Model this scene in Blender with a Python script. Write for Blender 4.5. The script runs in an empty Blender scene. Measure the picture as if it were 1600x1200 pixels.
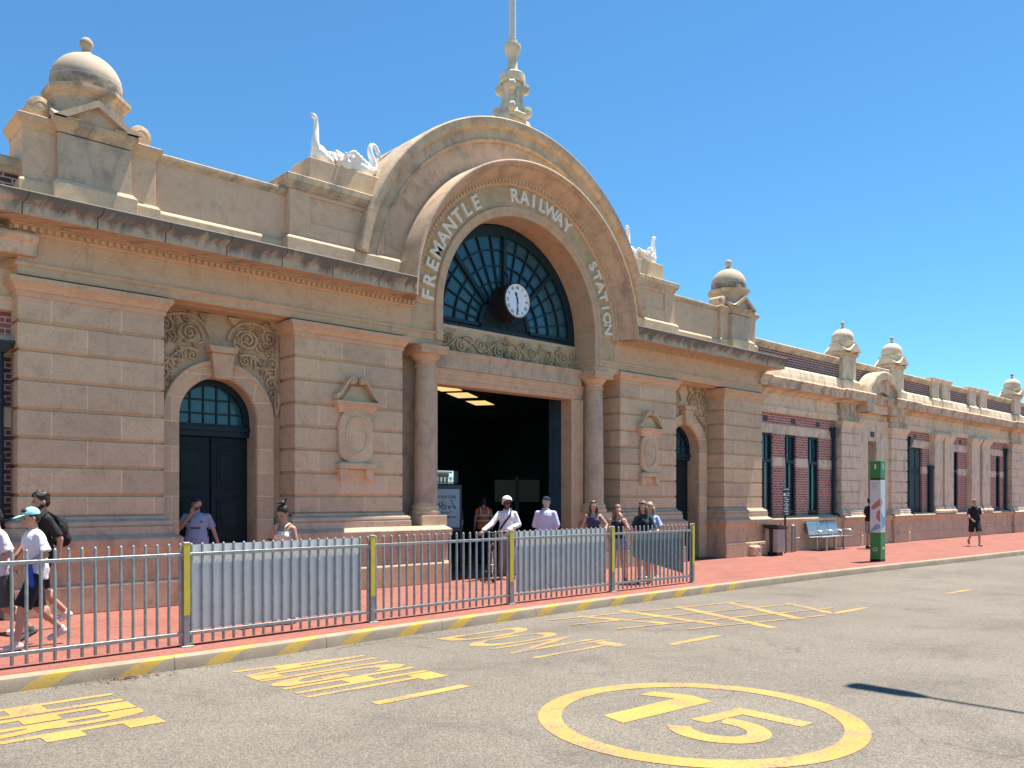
SKY_AIR, SKY_DUST, SKY_OZ, SKY_STR = 1.0, .0, 10., .074
SUN_STR, EXPO = 4.0, 1.45
import bpy, bmesh, math, random
from mathutils import Vector, Matrix, Quaternion
R = math.radians
rnd = random.Random(7)
scene = bpy.context.scene
COL = scene.collection
PI = math.pi
XC, ZC = 13.1, 5.62           # axis of the big arch

# ------------------------------------------------------------------ node helpers
class NT:
    def __init__(s, name):
        s.m = bpy.data.materials.new(name); s.m.use_nodes = True
        s.t = s.m.node_tree; s.n = s.t.nodes; s.l = s.t.links
        s.b = s.n['Principled BSDF']
    def new(s, typ, **kw):
        nd = s.n.new(typ)
        for k, v in kw.items():
            if k.startswith('i_'):
                nd.inputs[k[2:].replace('_', ' ')].default_value = v
            else:
                setattr(nd, k, v)
        return nd
    def link(s, a, b): s.l.new(a, b)
    def pos(s):
        return s.new('ShaderNodeNewGeometry').outputs['Position']
    def noise(s, scale, detail=4, rough=.55, vec=None, dist=0.):
        nd = s.new('ShaderNodeTexNoise'); nd.inputs['Scale'].default_value = scale
        nd.inputs['Detail'].default_value = detail; nd.inputs['Roughness'].default_value = rough
        nd.inputs['Distortion'].default_value = dist
        s.link(vec if vec is not None else s.pos(), nd.inputs['Vector']); return nd.outputs['Fac']
    def ramp(s, fac, stops, interp='LINEAR'):
        nd = s.new('ShaderNodeValToRGB'); cr = nd.color_ramp; cr.interpolation = interp
        while len(cr.elements) < len(stops): cr.elements.new(.5)
        for e, (p, c) in zip(cr.elements, stops):
            e.position = p; e.color = (c, c, c, 1) if isinstance(c, (int, float)) else (*c, 1)
        s.link(fac, nd.inputs['Fac']); return nd.outputs['Color']
    def mix(s, fac, a, b, mode='MIX'):
        nd = s.new('ShaderNodeMix'); nd.data_type = 'RGBA'; nd.blend_type = mode
        for sock, v in ((nd.inputs['Factor'], fac), (nd.inputs['A'], a), (nd.inputs['B'], b)):
            pass
        fi = nd.inputs[0]; ai = nd.inputs[6]; bi = nd.inputs[7]
        for sock, v in ((fi, fac), (ai, a), (bi, b)):
            if hasattr(v, 'links') or isinstance(v, bpy.types.NodeSocket): s.link(v, sock)
            elif isinstance(v, (int, float)): sock.default_value = v if sock is fi else (v, v, v, 1)
            else: sock.default_value = (*v, 1)
        return nd.outputs[2]
    def math(s, op, a, b=0., c=None):
        nd = s.new('ShaderNodeMath', operation=op)
        for i, v in enumerate((a, b) if c is None else (a, b, c)):
            if isinstance(v, bpy.types.NodeSocket): s.link(v, nd.inputs[i])
            else: nd.inputs[i].default_value = v
        return nd.outputs[0]
    def sep(s, v=None):
        nd = s.new('ShaderNodeSeparateXYZ'); s.link(v if v is not None else s.pos(), nd.inputs[0]); return nd.outputs
    def comb(s, x, y, z=0.):
        nd = s.new('ShaderNodeCombineXYZ')
        for i, v in enumerate((x, y, z)):
            if isinstance(v, bpy.types.NodeSocket): s.link(v, nd.inputs[i])
            else: nd.inputs[i].default_value = v
        return nd.outputs[0]
    def bump(s, h, strength=.3, dist=.01):
        nd = s.new('ShaderNodeBump'); nd.inputs['Strength'].default_value = strength
        nd.inputs['Distance'].default_value = dist; s.link(h, nd.inputs['Height'])
        s.link(nd.outputs[0], s.b.inputs['Normal'])
    def out(s, col=None, rough=None, metal=None, spec=None):
        for nm, v in (('Base Color', col), ('Roughness', rough), ('Metallic', metal), ('Specular IOR Level', spec)):
            if v is None: continue
            if isinstance(v, bpy.types.NodeSocket): s.link(v, s.b.inputs[nm])
            elif isinstance(v, (int, float)): s.b.inputs[nm].default_value = v
            else: s.b.inputs[nm].default_value = (*v, 1)
        return s.m
    def brick(s, vec, c1, c2, mort, w, h, msize, off=.5, bias=0., smooth=.1):
        nd = s.new('ShaderNodeTexBrick'); nd.offset = off
        nd.inputs['Scale'].default_value = 1.; nd.inputs['Brick Width'].default_value = w
        nd.inputs['Row Height'].default_value = h; nd.inputs['Mortar Size'].default_value = msize
        nd.inputs['Mortar Smooth'].default_value = smooth; nd.inputs['Bias'].default_value = bias
        for nm, c in (('Color1', c1), ('Color2', c2), ('Mortar', mort)):
            if isinstance(c, bpy.types.NodeSocket): s.link(c, nd.inputs[nm])
            else: nd.inputs[nm].default_value = (*c, 1)
        s.link(vec, nd.inputs['Vector']); return nd

def plain(name, col, rough=.6, var=.12, scale=6., metal=0., bump=0., spec=None, grain=None):
    t = NT(name)
    d = tuple(c*(1-var) for c in col); u = tuple(min(1, c*(1+var)) for c in col)
    f = t.noise(scale, 5, .6)
    c = t.ramp(f, [(.3, d), (.7, u)])
    if grain:
        g = t.noise(grain, 2, .6); c = t.mix(.35, c, t.ramp(g, [(.35, .25), (.65, .8)]), 'SOFT_LIGHT')
    if bump: t.bump(t.noise(scale*12, 3), bump, .006)
    r = t.ramp(t.noise(scale*2.3, 3), [(.3, max(0, rough-.08)), (.7, min(1, rough+.08))])
    return t.out(c, r, metal, spec)

def stone(name, cols, course=None, zoff=0., blockw=.95, stain=0., staincol=(.035, .038, .036), mort=(.62, .52, .43), streak=.8, msize=.005, topz=None):
    """sandstone: cols = (block a, block b, vein); course = block course height for joints and per-block tint"""
    t = NT(name); x, y, z = t.sep()[0:3]
    u = t.math('ADD', x, y)
    big = t.noise(.55, 3, .5)
    if course:
        v = t.comb(u, t.math('ADD', z, -zoff))
        n1 = t.mix(t.ramp(big, [(.35, 0.), (.65, 1.)]), cols[0], cols[1])
        bk = t.brick(v, cols[0], cols[1], mort, blockw, course, msize, .5)
        base = t.mix(.38, bk.outputs['Color'], n1)
        base = t.mix(t.math('MULTIPLY', bk.outputs['Fac'], .75), base, mort)
    else:
        base = t.mix(t.ramp(big, [(.35, 0.), (.65, 1.)]), cols[0], cols[1])
    # sedimentary veins
    vv = t.comb(t.math('MULTIPLY', u, .35), t.math('MULTIPLY', y, .35), t.math('MULTIPLY', z, 4.5))
    vein = t.ramp(t.noise(2.2, 6, .6, vv, 1.2), [(.52, 0.), (.72, 1.)])
    base = t.mix(t.math('MULTIPLY', vein, .38), base, cols[2])
    # blotches
    bl = t.ramp(t.noise(4.6, 7, .7), [(.48, 1.), (.78, .74)])
    base = t.mix(1., base, bl, 'MULTIPLY')
    dr = t.ramp(t.noise(1., 6, .7, t.comb(t.math('MULTIPLY', u, 9.), y, t.math('MULTIPLY', z, .9))), [(.56, 1.), (.80, .74)])
    base = t.mix(streak, base, dr, 'MULTIPLY')
    spots = t.ramp(t.noise(9., 3, .6), [(.62, 1.), (.78, .7)])
    base = t.mix(.7, base, spots, 'MULTIPLY')
    g = t.noise(90., 2, .7)
    base = t.mix(.5, base, t.ramp(g, [(.3, .3), (.7, .7)]), 'OVERLAY')
    base = t.mix(1., base, (1.10, 1.0, .80), 'MULTIPLY')
    if stain:
        sv = t.comb(t.math('MULTIPLY', u, 2.2), t.math('MULTIPLY', y, 1.), t.math('MULTIPLY', z, .9))
        nf = t.noise(1.6, 7, .68, sv, .4)
        if topz: nf = t.math('ADD', nf, t.math('MULTIPLY', t.math('SUBTRACT', t.math('MINIMUM', t.math('MAXIMUM', z, topz-.35), topz), topz-.16), 1.1))
        sm = t.ramp(nf, [(.5-.22*stain, 0.), (.70-.22*stain, 1.)])
        base = t.mix(t.math('MULTIPLY', sm, min(1., .55+.35*stain)), base, staincol)
    t.bump(t.math('ADD', t.noise(26., 5, .65), t.math('MULTIPLY', g, .35)), .35, .006)
    return t.out(base, .9, 0., .25)

S1 = ((.46, .375, .32), (.69, .545, .42), (.62, .41, .29))
S2 = ((.34, .245, .20), (.37, .245, .20), (.40, .24, .17))
M = {}
M['ashlar']   = stone('sandstone_ashlar', S1, .418, 1.74-.418*4, .98, msize=.009, mort=(.74, .62, .50))
M['stone']    = stone('sandstone_plain', S1)
M['tan']      = stone('sandstone_tan', ((.60, .44, .36), (.655, .485, .395), (.65, .42, .31)), .5, 5.0-.5*10, 1.25, msize=.0055)
M['frieze']   = stone('sandstone_frieze', ((.56, .42, .32), (.59, .45, .345), (.62, .40, .27)), 3.0, 0.0, 1.15, msize=.003)
M['orange']   = stone('sandstone_orange', ((.56, .42, .325), (.60, .455, .35), (.62, .41, .28)))
M['grey']     = stone('sandstone_grey', ((.49, .42, .37), (.53, .43, .37), (.53, .39, .30)), .45, 0., 1.05, .05, (.2, .18, .16), msize=.003, streak=.4)
M['pedestal'] = stone('sandstone_pedestal', ((.49, .375, .31), (.55, .43, .34), (.55, .35, .25)), .46, 0., .85, .06, (.2, .16, .13))
M['weather']  = stone('sandstone_weathered', ((.46, .40, .35), (.50, .41, .34), (.52, .38, .28)), 5., 2., .98, .62, (.075, .072, .068), mort=(.05, .045, .04), msize=.010, topz=5.97)
M['weather2'] = stone('sandstone_weathered_light', ((.52, .44, .37), (.56, .45, .36), (.56, .41, .30)), None, 0, .9, .22, (.12, .11, .10))
M['carve']    = stone('sandstone_carved', ((.52, .415, .31), (.55, .44, .335), (.52, .38, .27)), None, 0, .9, .12, (.08, .09, .07))
M['pale']     = stone('sandstone_pale', ((.68, .60, .53), (.71, .62, .54), (.66, .52, .42)), None, 0, .9, .12, (.2, .19, .17))
M['wing']     = stone('sandstone_wing', ((.68, .60, .53), (.72, .62, .54), (.68, .53, .42)), .418, 1.1-.418*3, .9, .04, (.25, .22, .2), streak=.35)
M['wingrough']= stone('sandstone_wing_rough', ((.62, .52, .44), (.66, .54, .45), (.62, .47, .36)), None, 0, .9, .3, (.13, .12, .11), streak=.5)
M['letter']   = plain('cream_letter_paint', (.80, .72, .58), .7, .1, 9, bump=.1)
M['swan']     = plain('white_swan_paint', (.82, .80, .77), .55, .06, 5, bump=.1)
M['white']    = plain('white_paint', (.78, .79, .78), .5, .05, 4)
M['pole']     = plain('grey_white_pole_paint', (.62, .62, .60), .45, .08, 4)
M['cream']    = stone('cream_stone', ((.60, .58, .53), (.66, .63, .57), (.58, .52, .42)), None, 0, .9, .1, (.28, .27, .25))
M['door']     = plain('dark_green_door_paint', (.0055, .016, .019), .55, .25, 5, spec=.25)
M['teal']     = plain('teal_window_paint', (.006, .024, .034), .5, .2, 5, spec=.3)
M['pipe']     = plain('navy_downpipe_paint', (.012, .030, .045), .45, .2, 6)
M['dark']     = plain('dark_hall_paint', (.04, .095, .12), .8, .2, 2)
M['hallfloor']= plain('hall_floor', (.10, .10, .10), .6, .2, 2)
M['black']    = plain('black_plastic', (.012, .013, .014), .5, .2, 8)
M['steel']    = plain('galvanised_steel', (.30, .30, .29), .5, .22, 14, .45, .05)
M['infill']   = plain('grey_acrylic_sheet', (.72, .71, .70), .35, .06, 3)
M['yellow']   = plain('yellow_post_tape', (.66, .50, .05), .5, .1, 10)
M['silver']   = plain('brushed_steel', (.55, .57, .58), .35, .1, 20, .8)
M['benchblue']= plain('blue_grey_bench_steel', (.26, .36, .42), .4, .12, 10, .6)
M['bingrey']  = plain('grey_bin_panel', (.36, .33, .29), .6, .1, 8)
M['clockbody']= plain('dark_brown_clock_case', (.020, .015, .014), .5, .2, 5)
M['dial']     = plain('white_clock_dial', (.80, .84, .84), .35, .03, 5)
M['ink']      = plain('black_ink', (.02, .03, .035), .5, .1, 5)
M['blueink']  = plain('dark_blue_hand', (.01, .05, .07), .4, .1, 5)
M['totgreen'] = plain('totem_green', (.035, .22, .06), .4, .1, 6)
M['totwhite'] = plain('totem_white', (.62, .64, .64), .4, .05, 6)
M['red']      = plain('map_red', (.50, .17, .15), .5, .1, 8)
M['mapblue']  = plain('map_blue', (.22, .34, .50), .5, .1, 8)
M['signblue'] = plain('sign_board_grey', (.36, .44, .46), .6, .06, 5)
M['signframe']= plain('sign_frame_teal', (.03, .06, .07), .5, .1, 5)
M['hallglass']= plain('hall_green_glass', (.045, .075, .07), .35, .2, 3)
M['vest']     = plain('orange_vest', (.75, .17, .05), .7, .1, 12)
M['vestband'] = plain('silver_band', (.75, .75, .65), .5, .1, 12)

def glass_mat():
    t = NT('dark_window_glass')
    c = t.ramp(t.noise(1.4, 3), [(.3, (.010, .035, .05)), (.7, (.022, .07, .095))])
    return t.out(c, .12, 0., .6)
M['glass'] = glass_mat()
def lglass_mat():
    t = NT('teal_lunette_glass')
    c = t.ramp(t.noise(.9, 3), [(.3, (.012, .062, .085)), (.7, (.03, .12, .15))])
    return t.out(c, .14, 0., .6)
M['lglass'] = lglass_mat()

def brick_mat(name, a, b, mort, dark):
    t = NT(name); x, y, z = t.sep()[0:3]
    v = t.comb(t.math('ADD', x, y), z)
    cn = t.ramp(t.noise(5.5, 2, .5), [(.4, a), (.62, b)])
    cd = t.ramp(t.noise(7.7, 2, .5), [(.35, dark), (.6, a)])
    bk = t.brick(v, cn, cd, mort, .235, .082, .011, .5, 0., .15)
    h = t.math('SUBTRACT', 1., bk.outputs['Fac'])
    t.bump(t.math('ADD', h, t.math('MULTIPLY', t.noise(60., 3), .3)), .5, .008)
    return t.out(bk.outputs['Color'], .85, 0., .3)
M['brick'] = brick_mat('red_brickwork', (.36, .115, .085), (.46, .17, .125), (.56, .46, .40), (.17, .06, .055))
M['darkbrick'] = brick_mat('dark_brickwork', (.15, .058, .055), (.21, .085, .072), (.50, .42, .37), (.07, .042, .05))

def asphalt_mat():
    t = NT('old_asphalt')
    big = t.ramp(t.noise(.35, 5, .6), [(.3, (.140, .120, .096)), (.7, (.176, .154, .123))])
    tc = t.new('ShaderNodeTexVoronoi'); tc.inputs['Scale'].default_value = 95.; t.link(t.pos(), tc.inputs['Vector'])
    sp = t.ramp(tc.outputs['Color'], [(.15, .28), (.5, .5), (.9, .82)])
    c = t.mix(.75, big, sp, 'OVERLAY')
    fine = t.ramp(t.noise(210., 2, .7), [(.35, .25), (.65, .8)])
    c = t.mix(.5, c, fine, 'OVERLAY')
    # oil and tyre wear patches
    p = t.ramp(t.noise(.8, 6, .68, None, .6), [(.50, 1.), (.78, .66)])
    c = t.mix(1., c, p, 'MULTIPLY')
    cr = t.new('ShaderNodeTexVoronoi'); cr.feature = 'DISTANCE_TO_EDGE'; cr.inputs['Scale'].default_value = .33
    nz = t.new('ShaderNodeTexNoise'); nz.inputs['Scale'].default_value = 1.7; nz.inputs['Detail'].default_value = 6
    t.link(t.pos(), nz.inputs['Vector'])
    wv = t.new('ShaderNodeVectorMath', operation='ADD'); t.link(t.pos(), wv.inputs[0]); t.link(nz.outputs['Color'], wv.inputs[1])
    t.link(wv.outputs[0], cr.inputs['Vector'])
    ck = t.ramp(cr.outputs['Distance'], [(.0, .55), (.006, 1.)])
    ck = t.mix(t.ramp(t.noise(.5, 2), [(.5, 0.), (.62, 1.)]), (1., 1., 1.), ck)
    c = t.mix(1., c, ck, 'MULTIPLY')
    t.bump(t.math('ADD', tc.outputs['Distance'], t.noise(160., 2)), .45, .006)
    return t.out(c, .9, 0., .3)
M['asphalt'] = asphalt_mat()

def roadpaint_mat(name, wear):
    t = NT(name)
    c = t.ramp(t.noise(1.8, 4), [(.3, (.41, .232, .058)), (.7, (.48, .285, .076))])
    tc = t.new('ShaderNodeTexVoronoi'); tc.inputs['Scale'].default_value = 95.; t.link(t.pos(), tc.inputs['Vector'])
    g = t.ramp(tc.outputs['Color'], [(.1, .35), (.9, .68)])
    c = t.mix(.5, c, g, 'OVERLAY')
    w = t.ramp(t.math('ADD', t.math('MULTIPLY', t.noise(38., 4, .7), .6), t.math('MULTIPLY', t.noise(2.5, 4, .6), .5)),
               [(.62-wear*.16, 0.), (.70-wear*.12, 1.)])
    c = t.mix(t.math('MULTIPLY', w, .85), c, (.16, .145, .125))
    t.bump(tc.outputs['Distance'], .4, .005)
    return t.out(c, .8, 0., .3)
M['paint'] = roadpaint_mat('yellow_road_paint', .42)
M['paintworn'] = roadpaint_mat('worn_yellow_road_paint', .75)

def pavers_mat():
    t = NT('red_clay_pavers')
    x, y, z = t.sep()[0:3]
    cn = t.ramp(t.noise(2.1, 4), [(.3, (.262, .091, .064)), (.7, (.32, .118, .084))])
    cd = t.ramp(t.noise(3.3, 3), [(.3, (.232, .078, .058)), (.7, (.312, .128, .096))])
    bk = t.brick(t.comb(x, y), cn, cd, (.17, .075, .055), .23, .115, .007, .5, 0., .2)
    c = t.mix(.35, bk.outputs['Color'], t.ramp(t.noise(120., 2), [(.3, .3), (.7, .72)]), 'OVERLAY')
    c = t.mix(1., c, t.ramp(t.noise(.9, 7, .68), [(.46, 1.), (.8, .70)]), 'MULTIPLY')
    t.bump(t.math('ADD', t.math('SUBTRACT', 1., bk.outputs['Fac']), t.math('MULTIPLY', t.noise(80., 2), .3)), .3, .004)
    return t.out(c, .85, 0., .3)
M['pavers'] = pavers_mat()

def kerb_mat():
    t = NT('kerb_concrete_with_yellow_stripes')
    x, y, z = t.sep()[0:3]
    c = t.ramp(t.noise(2.2, 5, .6), [(.3, (.26, .20, .14)), (.7, (.35, .28, .195))])
    c = t.mix(.4, c, t.ramp(t.noise(110., 2), [(.3, .3), (.7, .72)]), 'OVERLAY')
    c = t.mix(t.ramp(t.noise(4., 6, .65), [(.55, 0.), (.8, .5)]), c, (.17, .15, .12))
    # joints every 1.9 m
    ph = t.math('FRACT', t.math('DIVIDE', t.math('ADD', x, .28), 1.9))
    jn = t.math('LESS_THAN', ph, .006)
    c = t.mix(t.math('MULTIPLY', jn, .8), c, (.07, .06, .05))
    # painted slanting stripes: shift with height on the face and with depth on the top
    at = t.new('ShaderNodeAttribute'); at.attribute_name = 'inset'
    s = t.math('SUBTRACT', x, t.math('MULTIPLY', t.math('ADD', z, .14), 1.75))
    s = t.math('SUBTRACT', s, t.math('MULTIPLY', at.outputs['Fac'], 1.9))
    f = t.math('FRACT', t.math('DIVIDE', t.math('SUBTRACT', s, 2.03-.895*4), .895))
    on = t.math('LESS_THAN', f, .31)
    lim = t.math('LESS_THAN', x, 15.)
    wear = t.ramp(t.noise(26., 5, .7), [(.36, .45), (.52, 1.)])
    k = t.math('MULTIPLY', t.math('MULTIPLY', on, lim), wear)
    yc = t.ramp(t.noise(5., 4), [(.3, (.46, .275, .045)), (.7, (.54, .335, .065))])
    c = t.mix(k, c, yc)
    t.bump(t.noise(70., 4), .3, .006)
    return t.out(c, .88, 0., .3)
M['kerb'] = kerb_mat()

def emis(name, col, st):
    t = NT(name); t.out(col, .5)
    t.b.inputs['Emission Color'].default_value = (*col, 1); t.b.inputs['Emission Strength'].default_value = st
    return t.m
M['lamp'] = emis('lit_ceiling_panel', (1., .70, .27), .38)

# ------------------------------------------------------------------ mesh builder
class MB:
    def __init__(s, mirror=False):
        s.v = []; s.f = []; s.mirror = mirror
    def add(s, vs, fs):
        o = len(s.v); s.v += [tuple(v) for v in vs]; s.f += [tuple(i+o for i in f) for f in fs]; return s
    def box(s, x0, x1, y0, y1, z0, z1):
        return s.add([(x, y, z) for z in (z0, z1) for y in (y0, y1) for x in (x0, x1)],
                     [(0, 1, 3, 2), (4, 5, 7, 6), (0, 1, 5, 4), (2, 3, 7, 6), (0, 2, 6, 4), (1, 3, 7, 5)])
    def taper(s, x0, x1, y0, y1, z0, z1, dx, dy):
        """box whose top is inset by dx, dy"""
        vs = [(x, y, z0) for y in (y0, y1) for x in (x0, x1)] + [(x, y, z1) for y in (y0+dy, y1-dy) for x in (x0+dx, x1-dx)]
        return s.add(vs, [(0, 1, 3, 2), (4, 5, 7, 6), (0, 1, 5, 4), (2, 3, 7, 6), (0, 2, 6, 4), (1, 3, 7, 5)])
    def prism(s, poly, a, b, plane='xz'):
        m = {'xz': lambda p, t: (p[0], t, p[1]), 'xy': lambda p, t: (p[0], p[1], t), 'yz': lambda p, t: (t, p[0], p[1])}[plane]
        n = len(poly)
        vs = [m(p, a) for p in poly] + [m(p, b) for p in poly]
        return s.add(vs, [tuple(range(n)), tuple(range(n, 2*n))] + [(i, (i+1) % n, n+(i+1) % n, n+i) for i in range(n)])
    def lathe(s, cx, cy, prof, n=28, a0=0., sx=1., sy=1.):
        o = len(s.v); k = len(prof)
        for r, z in prof:
            for i in range(n):
                a = a0+2*PI*i/n; s.v.append((cx+r*math.cos(a)*sx, cy+r*math.sin(a)*sy, z))
        for j in range(k-1):
            for i in range(n):
                s.f.append((o+j*n+i, o+j*n+(i+1) % n, o+(j+1)*n+(i+1) % n, o+(j+1)*n+i))
        s.f.append(tuple(o+i for i in range(n))); s.f.append(tuple(o+(k-1)*n+i for i in range(n)))
        return s
    def tube(s, pts, r, n=6, flat=None):
        pts = [Vector(p) for p in pts]
        rs = r if isinstance(r, (list, tuple)) else [r]*len(pts)
        o = len(s.v); up = None
        for i, p in enumerate(pts):
            t = (pts[min(i+1, len(pts)-1)]-pts[max(i-1, 0)])
            t = t.normalized() if t.length > 1e-9 else Vector((0, 0, 1))
            if up is None:
                up = Vector((0, 0, 1)) if abs(t.z) < .9 else Vector((1, 0, 0))
            a = t.cross(up)
            if a.length < 1e-6: a = t.cross(Vector((0, 1, 0)))
            a.normalize(); b = a.cross(t).normalized(); up = b
            for q in range(n):
                ang = 2*PI*(q+.5)/n
                s.v.append(tuple(p+(a*math.cos(ang)+b*math.sin(ang))*rs[i]))
        for i in range(len(pts)-1):
            for q in range(n):
                s.f.append((o+i*n+q, o+i*n+(q+1) % n, o+(i+1)*n+(q+1) % n, o+(i+1)*n+q))
        s.f.append(tuple(o+q for q in range(n))); s.f.append(tuple(o+(len(pts)-1)*n+q for q in range(n)))
        return s
    def mould(s, path, prof):
        """sweep closed profile [(outward, z)] along a plan path [(x,y)]; outward lies to the right of travel"""
        n = len(path); k = len(prof); o = len(s.v)
        for i, p in enumerate(path):
            def nrm(a, b):
                d = Vector((b[0]-a[0], b[1]-a[1])).normalized(); return Vector((d.y, -d.x))
            if i == 0: m = nrm(path[0], path[1])
            elif i == n-1: m = nrm(path[-2], path[-1])
            else:
                a = nrm(path[i-1], p); b = nrm(p, path[i+1]); m = a+b
                m = m/max(m.dot(a), .2)
            for off, z in prof: s.v.append((p[0]+m.x*off, p[1]+m.y*off, z))
        for i in range(n-1):
            for j in range(k):
                s.f.append((o+i*k+j, o+i*k+(j+1) % k, o+(i+1)*k+(j+1) % k, o+(i+1)*k+j))
        s.f.append(tuple(o+j for j in range(k))); s.f.append(tuple(o+(n-1)*k+j for j in range(k)))
        return s
    def arc(s, cx, cz, prof, a0=0., a1=180., n=48):
        """sweep closed profile [(r, y)] about the line x=cx, z=cz"""
        o = len(s.v); k = len(prof)
        for i in range(n+1):
            a = R(a0+(a1-a0)*i/n)
            for r, y in prof: s.v.append((cx+r*math.cos(a), y, cz+r*math.sin(a)))
        for i in range(n):
            for j in range(k):
                s.f.append((o+i*k+j, o+i*k+(j+1) % k, o+(i+1)*k+(j+1) % k, o+(i+1)*k+j))
        s.f.append(tuple(o+j for j in range(k))); s.f.append(tuple(o+n*k+j for j in range(k)))
        return s
    def ell(s, c, r, nu=14, nv=9, rot=None):
        o = len(s.v); c = Vector(c)
        if not hasattr(r, '__len__'): r = (r, r, r)
        def P(x, y, z):
            p = Vector((x*r[0], y*r[1], z*r[2]))
            if rot is not None: p = rot @ p
            return tuple(c+p)
        s.v.append(P(0, 0, 1))
        for j in range(1, nv):
            t = PI*j/nv
            for i in range(nu):
                a = 2*PI*i/nu; s.v.append(P(math.sin(t)*math.cos(a), math.sin(t)*math.sin(a), math.cos(t)))
        s.v.append(P(0, 0, -1)); last = len(s.v)-1
        for i in range(nu):
            s.f.append((o, o+1+i, o+1+(i+1) % nu)); s.f.append((last, o+1+(nv-2)*nu+(i+1) % nu, o+1+(nv-2)*nu+i))
        for j in range(nv-2):
            for i in range(nu):
                a = o+1+j*nu+i; b = o+1+j*nu+(i+1) % nu
                s.f.append((a, a+nu, b+nu, b))
        return s
    def caps(s, a, b, ra, rb, n=12):
        """closed tapered capsule"""
        a = Vector(a); b = Vector(b); d = b-a; L = d.length
        if L < 1e-5: return s.ell(a, ra)
        q = Vector((0, 0, 1)).rotation_difference(d.normalized())
        prof = []
        for i in range(5): t = PI/2*i/4; prof.append((max(ra*math.sin(t), 1e-4), -ra*math.cos(t)))
        for i in range(5): t = PI/2*i/4; prof.append((max(rb*math.cos(t), 1e-4), L+rb*math.sin(t)))
        m = MB().lathe(0, 0, prof, n)
        return s.add([tuple(a+q @ Vector(v)) for v in m.v], m.f)
    def cone(s, a, b, ra, rb, n=14):
        """round at a, cut square at b (sleeves and trouser legs)"""
        a = Vector(a); b = Vector(b); d = b-a; L = d.length
        q = Vector((0, 0, 1)).rotation_difference(d.normalized())
        prof = [(max(ra*math.sin(PI/2*i/4), 1e-4), -ra*math.cos(PI/2*i/4)) for i in range(5)]+[(ra+(rb-ra)*.5, L*.5), (rb, L*.96), (rb*.98, L)]
        m = MB().lathe(0, 0, prof, n)
        return s.add([tuple(a+q @ Vector(v)) for v in m.v], m.f)
    def xf(s, M_):
        s.v = [tuple(M_ @ Vector(v)) for v in s.v]; return s
    def build(s, name, mat, parent=None, smooth=False, bevel=0., local=False, segs=1):
        vs = s.v
        if s.mirror: vs = [(2*XC-x, y, z) for x, y, z in vs]
        me = bpy.data.meshes.new(name)
        base = Vector((0, 0, 0))
        if parent is not None and not local:
            base = Vector(BASE[parent.name])
        me.from_pydata([(x-base.x, y-base.y, z-base.z) for x, y, z in vs], [], s.f)
        bm = bmesh.new(); bm.from_mesh(me)
        bmesh.ops.recalc_face_normals(bm, faces=bm.faces)
        bm.to_mesh(me); bm.free()
        if mat is not None: me.materials.append(mat)
        if smooth:
            me.shade_smooth()
            if smooth is not True: me.set_sharp_from_angle(angle=R(smooth))
        o = bpy.data.objects.new(name, me); COL.objects.link(o)
        if parent is not None:
            o.parent = parent; BASE[o.name] = tuple(base)
        else: BASE[o.name] = (0, 0, 0)
        if bevel:
            b = o.modifiers.new('bevel', 'BEVEL'); b.width = bevel; b.segments = segs
            b.limit_method = 'ANGLE'; b.angle_limit = R(38)
        return o
BASE = {}
def tag(o, label=None, cat=None, group=None, kind=None):
    if label: o['label'] = label
    if cat: o['category'] = cat
    if group: o['group'] = group
    if kind: o['kind'] = kind
    return o
def thing(name, label, cat, loc, rotz=0., group=None):
    o = bpy.data.objects.new(name, None); COL.objects.link(o); o.empty_display_size = .2
    o.location = loc; o.rotation_euler = (0, 0, rotz); BASE[o.name] = tuple(loc)
    return tag(o, label, cat, group)
def dup(o, parent, loc=None):
    c = o.copy(); COL.objects.link(c); c.parent = parent
    if loc is not None: c.location = loc
    BASE[c.name] = BASE.get(o.name, (0, 0, 0))
    return c
def text_mesh(body, size=1., extrude=.01, offset=0., align='CENTER'):
    cu = bpy.data.curves.new('txt', 'FONT'); cu.body = body; cu.size = size; cu.extrude = extrude; cu.offset = offset
    cu.align_x = align; cu.align_y = 'CENTER' if align == 'CENTER' else 'BOTTOM_BASELINE'; cu.resolution_u = 4
    ob = bpy.data.objects.new('txt', cu); COL.objects.link(ob)
    dg = bpy.context.evaluated_depsgraph_get(); dg.update()
    me = bpy.data.meshes.new_from_object(ob.evaluated_get(dg))
    mb = MB(); mb.v = [tuple(v.co) for v in me.vertices]; mb.f = [tuple(p.vertices) for p in me.polygons]
    bpy.data.objects.remove(ob); bpy.data.curves.remove(cu); bpy.data.meshes.remove(me)
    return mb
def fit(mb, x0, x1, y0, y1):
    """scale a text mesh to a box in its own xy plane"""
    xs = [v[0] for v in mb.v]; ys = [v[1] for v in mb.v]
    ax, bx, ay, by = min(xs), max(xs), min(ys), max(ys)
    mb.v = [(x0+(v[0]-ax)/(bx-ax)*(x1-x0), y0+(v[1]-ay)/(by-ay)*(y1-y0), v[2]) for v in mb.v]
    return mb
M['infill2'] = plain('dull_acrylic_sheet', (.24, .27, .27), .5, .1, 3)
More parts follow.
